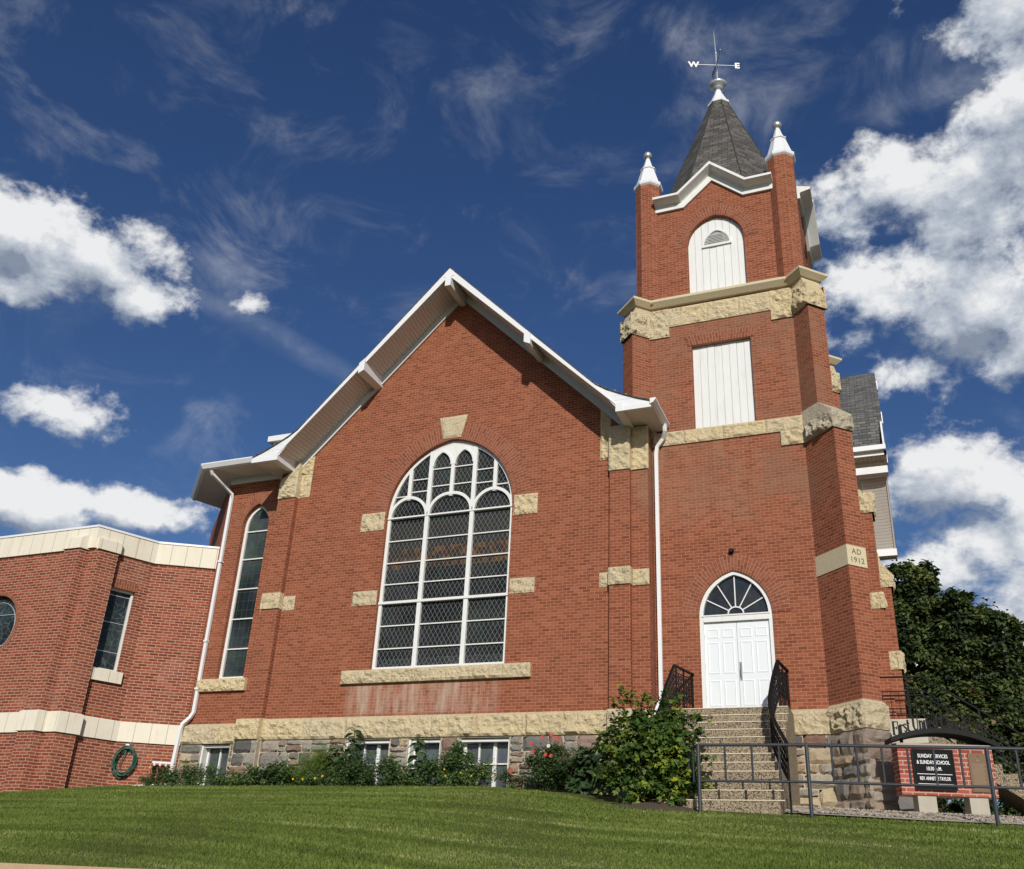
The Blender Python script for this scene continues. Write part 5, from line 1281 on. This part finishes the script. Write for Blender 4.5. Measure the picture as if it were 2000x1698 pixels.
# irrigation manifold
mf = thing('water_manifold', FW3.p(1.35,.15,-1.66), 'white pipe manifold with four dark valves at the foot of the annex wall', 'pipes')
mb = MB(); mb.tube([FW3.p(1.05,.14,-1.0), FW3.p(1.58,.14,-1.0)], .03, 10); pt('header_pipe', mb, M_white, mf)
for i in range(4):
    a = 1.11+i*.145; mb = MB(); mb.tube([FW3.p(a,.14,-1.0), FW3.p(a,.14,-1.10)], .028, 8); pt('outlet', mb, M_white, mf)
    mb = MB(); mb.tube([FW3.p(a,.14,-1.08), FW3.p(a,.14,-1.12), FW3.p(a,.14,-1.18), FW3.p(a,.14,-1.22), FW3.p(a,.14,-1.68)], [.03,.045,.05,.025,.022], 8); mb.tube([FW3.p(a,.14,-1.15), FW3.p(a,.22,-1.12)], .022, 8); pt('valve', mb, M_black, mf)
mb = MB(); mb.tube([(-8.30,-.10,-1.64),(-7.9,.02,-1.60),(-7.45,.20,-1.56)], .05, 4, flat=(.09,.035)); mb.build('downspout_extension', M_white, label='white downspout extension trough lying on the grass by the flower bed', cat='drain pipe')

# ------------------------------------------------------------------ planting
def leaf_cloud(name, centers, size, mat, parent, tint, up=.35, outward=None, lobes=1, aspect=.55, droop=.15, seed=1, **kw):
    """many small leaf faces: each leaf is one folded diamond (or three for lobed leaves)"""
    r_ = np.random.default_rng(seed); n = len(centers); c = np.asarray(centers, float)
    nrm = r_.normal(0, 1, (n, 3)); nrm[:, 2] = np.abs(nrm[:, 2])+up
    if outward is not None: nrm += outward*1.1
    nrm /= np.linalg.norm(nrm, axis=1, keepdims=True)
    t = np.cross(nrm, r_.normal(0, 1, (n, 3))); t /= np.linalg.norm(t, axis=1, keepdims=True); b = np.cross(nrm, t)
    s = (np.asarray(size)*np.ones(n)*r_.uniform(.65, 1.25, n))[:, None]
    Vs = []; Fs = []; Ts = []; base = 0
    for k in range(lobes):
        ang = (k-(lobes-1)/2)*.75; ca, sa = math.cos(ang), math.sin(ang); L_ = 1.0 if k == (lobes-1)//2 else .72
        tt = t*ca+b*sa; bb = -t*sa+b*ca
        p0 = c; p1 = c+tt*s*.5*L_+bb*s*aspect*.5*(.8 if lobes > 1 else 1)+nrm*s*.07; p2 = c+tt*s*L_-nrm*s*droop; p3 = c+tt*s*.5*L_-bb*s*aspect*.5*(.8 if lobes > 1 else 1)+nrm*s*.07
        Vs.append(np.stack([p0,p1,p2,p3],1).reshape(-1,3)); Fs.append(np.arange(4*n).reshape(-1,4)+base); base += 4*n; Ts.append(np.asarray(tint)*np.ones(n))
    return arr_mesh(name, np.concatenate(Vs), np.concatenate(Fs), mat, parent, tint=np.clip(np.concatenate(Ts), 0, 1), **kw)
def blob_pts(blobs, per, seed, shell=.55, gr=45, sp=.17):
    """leaf positions gathered in clumps inside ellipsoids (cx,cy,cz,rx,ry,rz)"""
    r_ = np.random.default_rng(seed); P = []; O = []
    for (cx,cy,cz,rx,ry,rz) in blobs:
        n = int(per*rx*rz)+8; k = max(5, n//gr)
        d = r_.normal(0,1,(k,3)); d /= np.linalg.norm(d,axis=1,keepdims=True); rad = r_.uniform(shell,1.0,k)[:,None]
        cl = d*rad; idx = r_.integers(0,k,n); q = cl[idx]+r_.normal(0,sp,(n,3))
        P.append(np.array([cx,cy,cz])+q*np.array([rx,ry,rz])); O.append(q/np.maximum(.3,np.linalg.norm(q,axis=1,keepdims=True)))
    return np.concatenate(P), np.concatenate(O)

# big shrub beside the steps
sh = thing('shrub', (5.55,-2.0,-2.2), 'large loose shrub with dark and yellow-green lobed leaves beside the front steps', 'shrub')
gzz = lambda x, y: float(gz(x, y))
DX = np.array([.30,-.42,-.06])
bl = [(5.6,-2.0,-1.35,.75,.6,.62),(5.15,-2.0,-1.15,.55,.5,.5),(5.9,-2.05,-1.25,.60,.5,.62),(5.55,-1.9,-.80,.62,.5,.42),(6.15,-2.1,-1.75,.48,.45,.42),(5.35,-2.1,-1.8,.55,.5,.36),(4.95,-1.9,-1.55,.40,.4,.40),(5.95,-1.9,-.75,.42,.4,.34),(6.1,-2.35,-1.98,.45,.35,.26),(5.6,-2.35,-2.0,.5,.35,.24)]
bl = [(a+DX[0],b+DX[1],c+DX[2],rx,ry,rz) for a,b,c,rx,ry,rz in bl]
P, O = blob_pts(bl, 2500, 11, .5)
r_ = np.random.default_rng(3); extra = []; tips = []
shoots = [((5.35,-1.95,-.7),(4.98,-2.0,.03)),((5.2,-1.9,-.8),(4.85,-1.95,-.25)),((5.6,-1.9,-.6),(5.45,-1.95,-.12)),((5.75,-1.9,-.6),(5.82,-1.95,-.08)),((6.0,-1.95,-.7),(6.42,-2.0,-.55)),((6.05,-2.0,-.8),(6.75,-2.05,-.62)),((6.0,-2.0,-.9),(6.6,-2.0,-.90)),((5.5,-1.9,-.6),(5.2,-2.0,-.1)),((5.9,-1.9,-.5),(6.1,-1.9,-.2)),((4.9,-1.9,-1.1),(4.55,-1.95,-.8)),((6.3,-2.1,-1.5),(6.72,-2.2,-1.35)),((6.2,-2.2,-1.9),(6.6,-2.3,-1.75)),((4.95,-1.95,-1.3),(4.5,-2.0,-1.15)),((4.95,-2.0,-1.6),(4.55,-2.1,-1.6))]
stm = MB()
for a, b in shoots:
    a, b = np.array(a)+DX, np.array(b)+DX; mid = (a+b)/2+np.array([0,0,.06]); stm.tube([tuple(a), tuple(mid), tuple(b)], [.012,.008,.004], 5)
    for t in np.linspace(.15,1,34):
        q = (1-t)**2*a+2*t*(1-t)*mid+t*t*b; extra.append(q+r_.normal(0,.035+.05*(1-t),3))
for k in range(26):
    an_ = r_.uniform(0,6.28); q = np.array([5.55,-2.0,-2.25])+DX; e = q+np.array([math.cos(an_)*r_.uniform(.2,.75), math.sin(an_)*.4, r_.uniform(.8,1.6)]); stm.tube([tuple(q+np.array([math.cos(an_)*.12,math.sin(an_)*.1,0])), tuple((q+e)/2+np.array([0,0,.15])), tuple(e)], [.016,.011,.005], 5)
pt('branch', stm, M_bark, sh)
ex = np.array(extra); P = np.concatenate([P, ex]); O = np.concatenate([O, np.tile([0,0,.6],(len(ex),1))])
keep = P[:,2] > gz(P[:,0],P[:,1])+.08; P, O = P[keep], O[keep]
clump = np.array([noise.noise((p[0]*3.3,p[1]*3.3,p[2]*3.3)) for p in P])
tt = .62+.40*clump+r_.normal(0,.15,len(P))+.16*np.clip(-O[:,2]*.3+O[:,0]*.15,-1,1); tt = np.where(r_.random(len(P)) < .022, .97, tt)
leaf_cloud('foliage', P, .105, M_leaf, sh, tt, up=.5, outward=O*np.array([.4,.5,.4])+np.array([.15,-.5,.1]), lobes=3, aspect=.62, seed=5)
so_ = MB(); 
grid_mesh('soil_patch', np.linspace(4.9,7.0,16), np.linspace(-3.30,-1.0,12), lambda X, Y: gz(X,Y)-.05+.16*np.exp(-(((X-6.05)/.8)**2+((Y+2.75)/.55)**2)), M_soil, kind='structure')
grid_mesh('flower_bed', np.linspace(-8.0,4.7,80), np.linspace(-1.15,.3,8), lambda X, Y: gz(X,Y)+.012, M_soil, kind='structure')

# bed plants
def plant(name, label, cat, x, y, blobs, per, size, mat, tint0=.45, flowers=(), fm=None, group=None, seed=1, lobes=1, aspect=.5, fr_=.03):
    z0 = gzz(x, y); o = thing(name, (x,y,z0), label, cat, group)
    P, O = blob_pts([(x+a,y+b,z0+c*1.12+.02,rx*1.08,ry*1.2,rz*1.2) for a,b,c,rx,ry,rz in blobs], per*3.4, seed, .2); k = P[:,2] > z0+.01; P, O = P[k], O[k]
    r_ = np.random.default_rng(seed); cl = np.array([noise.noise((p[0]*5,p[1]*5,p[2]*5+seed)) for p in P])
    leaf_cloud('foliage', P, size, mat, o, tint0+.3*cl+r_.normal(0,.14,len(P)), up=.5, outward=O*.4+np.array([.1,-.5,.2]), lobes=lobes, aspect=aspect, seed=seed)
    st = MB(); rr = random.Random(seed)
    for k in range(10):
        a,b,c,rx,ry,rz = blobs[k%len(blobs)]; st.tube([(x+a*.3+rr.uniform(-.05,.05), y+b, z0-.02), (x+a+rr.uniform(-.5,.5)*rx, y+b, z0+c+rr.uniform(0,.6)*rz)], [.008,.004], 5)
    pt('stem', st, M_stem, o)
    for j, (fx, fy, fz) in enumerate(flowers):
        f = MB(); c = Vector((x+fx,y+fy*1.25,z0+fz*1.15)); m = fm[j % len(fm)] if isinstance(fm, list) else fm
        for ring_, (n_, rad, lift) in enumerate(((6,1.0,.0),(5,.65,.35))):
            for q in range(n_):
                a = 2*math.pi*q/n_+ring_*.4; d_ = Vector((math.cos(a), -.35+.2*math.sin(a), math.sin(a)))*fr_*rad; sd = Vector((-math.sin(a), 0, math.cos(a)))*fr_*.5*rad; fw_ = Vector((0,-1,.2))*fr_*lift
                f.add([c+fw_, c+d_*.6+sd+fw_, c+d_*1.1+fw_*.5, c+d_*.6-sd+fw_], [(0,1,2,3)])
        st2 = MB(); pt('flower', f, m, o)
    return o
R_ = random.Random(12)
fl = lambda n, sx, z0, z1: [(R_.uniform(-sx,sx), R_.uniform(-.30,-.1), R_.uniform(z0,z1)) for _ in range(n)]
plant('flowering_plant','low mixed clump with red poppies by the left downspout','flowers',-7.0,-.45,[(-.5,0,.14,.42,.28,.18),(.1,-.05,.22,.5,.3,.26),(.6,0,.25,.5,.3,.28)],2300,.06,M_leaf2,flowers=fl(6,.9,.28,.5),fm=[M_poppy,M_poppy,M_yellow],seed=21,fr_=.03)
plant('flowering_plant','leafy clump with red and yellow blooms below the small basement window','flowers',-5.75,-.45,[(-.3,0,.24,.5,.3,.28),(.35,-.1,.18,.5,.3,.22)],2300,.06,M_leaf2,flowers=fl(4,.7,.25,.5),fm=[M_poppy,M_yellow],seed=22,fr_=.028)
plant('leafy_plant','low spreading green plant in front of the left pilaster','plant',-4.7,-.55,[(-.2,0,.14,.5,.3,.18),(.4,-.1,.18,.45,.3,.2)],2200,.075,M_leaf2,.55,seed=23)
plant('leafy_plant','dark broad-leaved plant left of the feathery plant','plant',-3.75,-.5,[(-.2,0,.22,.45,.3,.25),(.3,0,.30,.40,.3,.30)],1900,.10,M_leaf2,.35,seed=24)
plant('feathery_plant','bright feathery green plant left of the first wide basement window','plant',-2.72,-.45,[(0,0,.42,.48,.32,.42),(.25,0,.62,.30,.25,.28),(-.3,0,.25,.4,.3,.25)],5200,.075,M_leaf3,.5,seed=25,aspect=.13)
plant('flowering_plant','low clump with orange and yellow marigolds at the foot of the feathery plant','flowers',-2.35,-.85,[(0,0,.16,.62,.22,.20),(.4,.05,.2,.4,.22,.2)],2600,.055,M_leaf2,.5,flowers=fl(4,.55,.1,.3),fm=[M_yellow],seed=26,fr_=.026)
plant('leafy_plant','dark green bushy plant under the first sunflower','plant',-1.45,-.6,[(0,0,.38,.50,.32,.38),(.3,0,.22,.42,.3,.25),(-.25,0,.2,.35,.3,.22)],2900,.062,M_leaf2,.34,seed=27)
plant('leafy_plant','grey-green bushy plant left of the narrow basement window','plant',-.62,-.6,[(0,0,.34,.38,.3,.32),(.3,0,.20,.35,.28,.22)],2500,.07,M_leaf2,.42,seed=28)
plant('leafy_plant','ragged green plant under the narrow basement window','plant',.15,-.65,[(0,0,.22,.45,.3,.24),(.35,0,.34,.3,.28,.32)],2300,.065,M_leaf2,.5,seed=29)
plant('leafy_plant','upright bushy plant in front of the right wide basement window','plant',.95,-.65,[(-.1,0,.40,.40,.3,.40),(.15,0,.62,.28,.25,.34),(.35,0,.3,.35,.3,.3)],2500,.07,M_leaf2,.42,seed=30)
plant('flowering_plant','low yellow-flowered clump below the right wide basement window','flowers',1.55,-.85,[(-.3,0,.16,.5,.24,.2),(.25,0,.26,.42,.26,.28)],2600,.06,M_leaf2,.62,flowers=fl(6,.6,.1,.32),fm=[M_yellow],seed=31,fr_=.019)
plant('leafy_plant','small dark plant with a pink bloom right of the basement windows','plant',2.42,-.7,[(0,0,.17,.36,.28,.2)],2500,.06,M_leaf2,.3,flowers=[(.08,-.2,.30)],fm=[M_red],seed=32,fr_=.05)
plant('rose_bush','rose bush with coral and white blooms left of the big shrub','rose bush',3.35,-.75,[(-.15,0,.30,.42,.32,.34),(.2,0,.42,.42,.32,.36),(-.3,0,.55,.24,.25,.22),(.1,0,.72,.28,.25,.2)],2700,.07,M_leaf2,.28,
      flowers=[(-.02,-.3,.60),(.10,-.3,.58),(-.35,-.3,.80),(-.12,-.25,.92),(.08,-.25,.95),(.22,-.25,.90),(.05,-.32,.75),(-.3,-.3,.66)],fm=[M_red,M_red,M_red,M_red,M_red,M_red,M_pink,M_red],seed=33,fr_=.042)
plant('broad_leaved_plant','dark broad-leaved plant between the rose bush and the big shrub','plant',4.15,-.9,[(0,0,.32,.45,.33,.34),(.25,0,.62,.28,.28,.34),(-.25,0,.25,.35,.3,.28)],330,.17,M_big,.2,seed=34,aspect=.8)
def sunflower(x, y, h, label, seed):
    z0 = gzz(x, y); o = thing('sunflower', (x,y,z0), label, 'sunflower', 'young sunflowers in the flower bed'); rr = random.Random(seed)
    st = MB(); st.tube([(x,y,z0-.03),(x+.02,y,z0+h*.5),(x,y-.02,z0+h)], [.016,.013,.009], 7); pt('stem', st, M_stem, o)
    for k in range(22):
        t = .22+.78*(k/21)**.75; a = k*2.4+rr.uniform(-.3,.3); L_ = (.30 if t < .75 else .22)*rr.uniform(.85,1.15); z = z0+h*t
        d_ = Vector((math.cos(a), math.sin(a)*.8, 0)); sd = Vector((-math.sin(a), math.cos(a), 0)); m = MB()
        b = Vector((x,y,z))+d_*.03; rows = [(.0,.02,.0),(.18,.20,.05),(.45,.30,.03),(.75,.19,-.06),(1.0,.01,-.16)]
        V = []
        for (u, w, dz) in rows: c = b+d_*L_*u+Vector((0,0,dz*L_*2.4)); V += [c-sd*w*L_*1.25-Vector((0,0,.02*w)), c+Vector((0,0,.012)), c+sd*w*L_*1.25-Vector((0,0,.02*w))]
        m.add(V, [(i*3+j, i*3+j+1, i*3+4+j, i*3+3+j) for i in range(4) for j in range(2)], rr.uniform(.2,.9))
        st = MB(); pt('leaf', m, M_big, o)
sunflower(-1.72,-.42,1.40,'tallest young sunflower, standing before the first wide basement window',1); sunflower(-2.15,-.40,1.02,'shorter young sunflower left of the tallest one',2); sunflower(.03,-.45,1.12,'young sunflower standing before the narrow basement window',3)

# gravel strip at the tower foot
gp = rng.uniform(0,1,(5200,2)); gx = 8.2+gp[:,0]*6.6; gy = -2.35+gp[:,1]*2.3+.0; 
grid_mesh('gravel', np.linspace(8.1,15,40), np.linspace(-2.5,1.2,16), lambda X, Y: gz(X,Y)+.028, M_conc, kind='structure')
rr_ = rng.uniform(.014,.032,len(gx)); gz0 = gz(gx,gy)+.035
base = np.array([[1,0,0],[-.5,.87,0],[-.5,-.87,0],[0,0,.9]]); 
ang = rng.uniform(0,6.28,len(gx)); ca, sa = np.cos(ang), np.sin(ang)
Vp = np.stack([np.stack([gx+rr_*(b[0]*ca-b[1]*sa), gy+rr_*(b[0]*sa+b[1]*ca), gz0+rr_*b[2]],1) for b in base],1).reshape(-1,3)
ii = np.arange(len(gx))[:,None]*4; Fp = np.concatenate([ii+np.array([0,1,3]), ii+np.array([1,2,3]), ii+np.array([2,0,3])])
M_peb = attr_mat('pebble', [(0,(.30,.24,.17)),(.5,(.48,.40,.30)),(1,(.62,.55,.45))], .9)
arr_mesh('pebbles', Vp, Fp, M_peb, tint=np.tile(rng.random(len(gx)),3), kind='stuff')

# trees and hedge behind
def tree(name, label, base, blobs, per, size, mat, seed, tint0=.45, group=None, h0=0.0):
    o = thing(name, base, label, 'tree' if 'tree' in name else 'shrub', group)
    q_ = random.Random(seed); more = []
    for (x,y,z,rx,ry,rz) in blobs:
        for _ in range(7):
            a = q_.uniform(0,6.28); e = q_.uniform(-.5,1.3); k = q_.uniform(.75,1.05); f = q_.uniform(.26,.42)
            more.append((x+rx*k*math.cos(a)*math.cos(e), y+ry*k*.6*math.sin(a), z+rz*k*math.sin(e), rx*f, ry*f, rz*f*.8))
    P1, O1 = blob_pts(blobs, per*.26, seed, .3, 70, .14); P2, O2 = blob_pts(more, per*2.1, seed+1, .3, 50, .22)
    P = np.concatenate([P1,P2]); O = np.concatenate([O1,O2]); r_ = np.random.default_rng(seed)
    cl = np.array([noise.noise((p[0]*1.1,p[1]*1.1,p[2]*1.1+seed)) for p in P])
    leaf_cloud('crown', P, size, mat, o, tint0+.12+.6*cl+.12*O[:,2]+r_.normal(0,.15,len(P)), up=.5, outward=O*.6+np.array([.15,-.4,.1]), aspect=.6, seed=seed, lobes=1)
    tr = MB(); b = Vector(base); top = Vector((sum(q[0] for q in blobs)/len(blobs), sum(q[1] for q in blobs)/len(blobs), max(q[2] for q in blobs)))
    m = b.lerp(top, .5); k = (top-b).length*.018; tr.tube([b, m+Vector((.1,0,0)), top], [k*1.6, k, k*.25], 8)
    for q in blobs: c = Vector(q[:3]); s_ = b.lerp(top, .35+.3*random.random()); tr.tube([s_, s_.lerp(c,.55)+Vector((0,0,.25)), c], [k*.7,k*.45,k*.15], 6)
    pt('trunk', tr, M_bark, o)
W_ = lambda L, d=.9: [(x,y,z,r*1.12,r*d,r) for x,y,z,r in L]
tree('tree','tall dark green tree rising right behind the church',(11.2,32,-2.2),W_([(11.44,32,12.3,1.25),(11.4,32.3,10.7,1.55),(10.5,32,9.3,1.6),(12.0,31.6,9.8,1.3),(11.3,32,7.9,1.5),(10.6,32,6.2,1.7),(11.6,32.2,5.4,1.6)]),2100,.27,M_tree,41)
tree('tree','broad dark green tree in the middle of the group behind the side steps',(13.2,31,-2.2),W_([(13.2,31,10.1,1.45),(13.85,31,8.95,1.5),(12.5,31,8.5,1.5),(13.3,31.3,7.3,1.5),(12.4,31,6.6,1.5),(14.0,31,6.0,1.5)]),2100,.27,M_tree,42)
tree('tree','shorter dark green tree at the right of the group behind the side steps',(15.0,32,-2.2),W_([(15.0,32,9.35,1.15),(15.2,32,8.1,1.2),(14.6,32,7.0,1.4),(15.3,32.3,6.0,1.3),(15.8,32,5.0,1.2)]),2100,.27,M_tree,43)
tree('tree','far greyish tree at the right edge of the picture',(20.5,52,-2.2),W_([(20.6,52,11.2,1.6),(20.8,52,8.8,1.9),(20.3,52,6.8,2.0)]),800,.40,M_grey,44)
hz = [((10.55,12,1.75,.62),(11.05,12.2,2.45,.66),(10.6,12.3,.9,.7),(11.0,12,.4,.8),(10.2,12,1.0,.6)),((11.65,12,2.15,.72),(12.2,12.2,1.8,.70),(11.5,12,1.1,.7),(12.0,12,.7,.75),(11.7,12,0,.8)),((12.8,12.2,1.5,.68),(13.35,12,1.2,.66),(12.6,12,.6,.7),(13.1,12,.4,.7),(13.7,12,.5,.7),(12.9,12,-.3,.8),(14.2,12,.9,.7))]
for i, (b, lab) in enumerate(zip(hz, ('tall hedge bush nearest the church behind the side steps','middle hedge bush with reddish tips behind the side steps','right hedge bush behind the foot of the side steps'))):
    tree('hedge_bush', lab, (b[0][0], 12, -2.2), W_(b), 3400, .17, M_hedge, 50+i, .45, 'hedge bushes behind the side steps')
b = ((13.0,5.4,-1.55,.5),(12.3,5.6,-1.6,.5),(11.6,5.6,-1.7,.45),(13.3,5.2,-1.9,.45),(10.9,5.5,-1.6,.5))
tree('hedge_bush','low dark bush seen under the side steps',(12.2,5.5,-2.3),W_(b),3000,.13,M_hedge,60,.4)
wf = thing('white_fence', (14.2,7.0,-2.2), 'short white board fence glimpsed under the side steps', 'fence')
for k in range(14):
    mb = MB(); x = 12.55+k*.16; mb.box(F0, x, x+.13, -7.02, -7.0, -2.2, -1.33); pt('board', mb, M_wood, wf)
mb = MB(); mb.box(F0, 12.5, 14.8, -7.06, -7.022, -1.75, -1.68); pt('rail', mb, M_wood, wf)
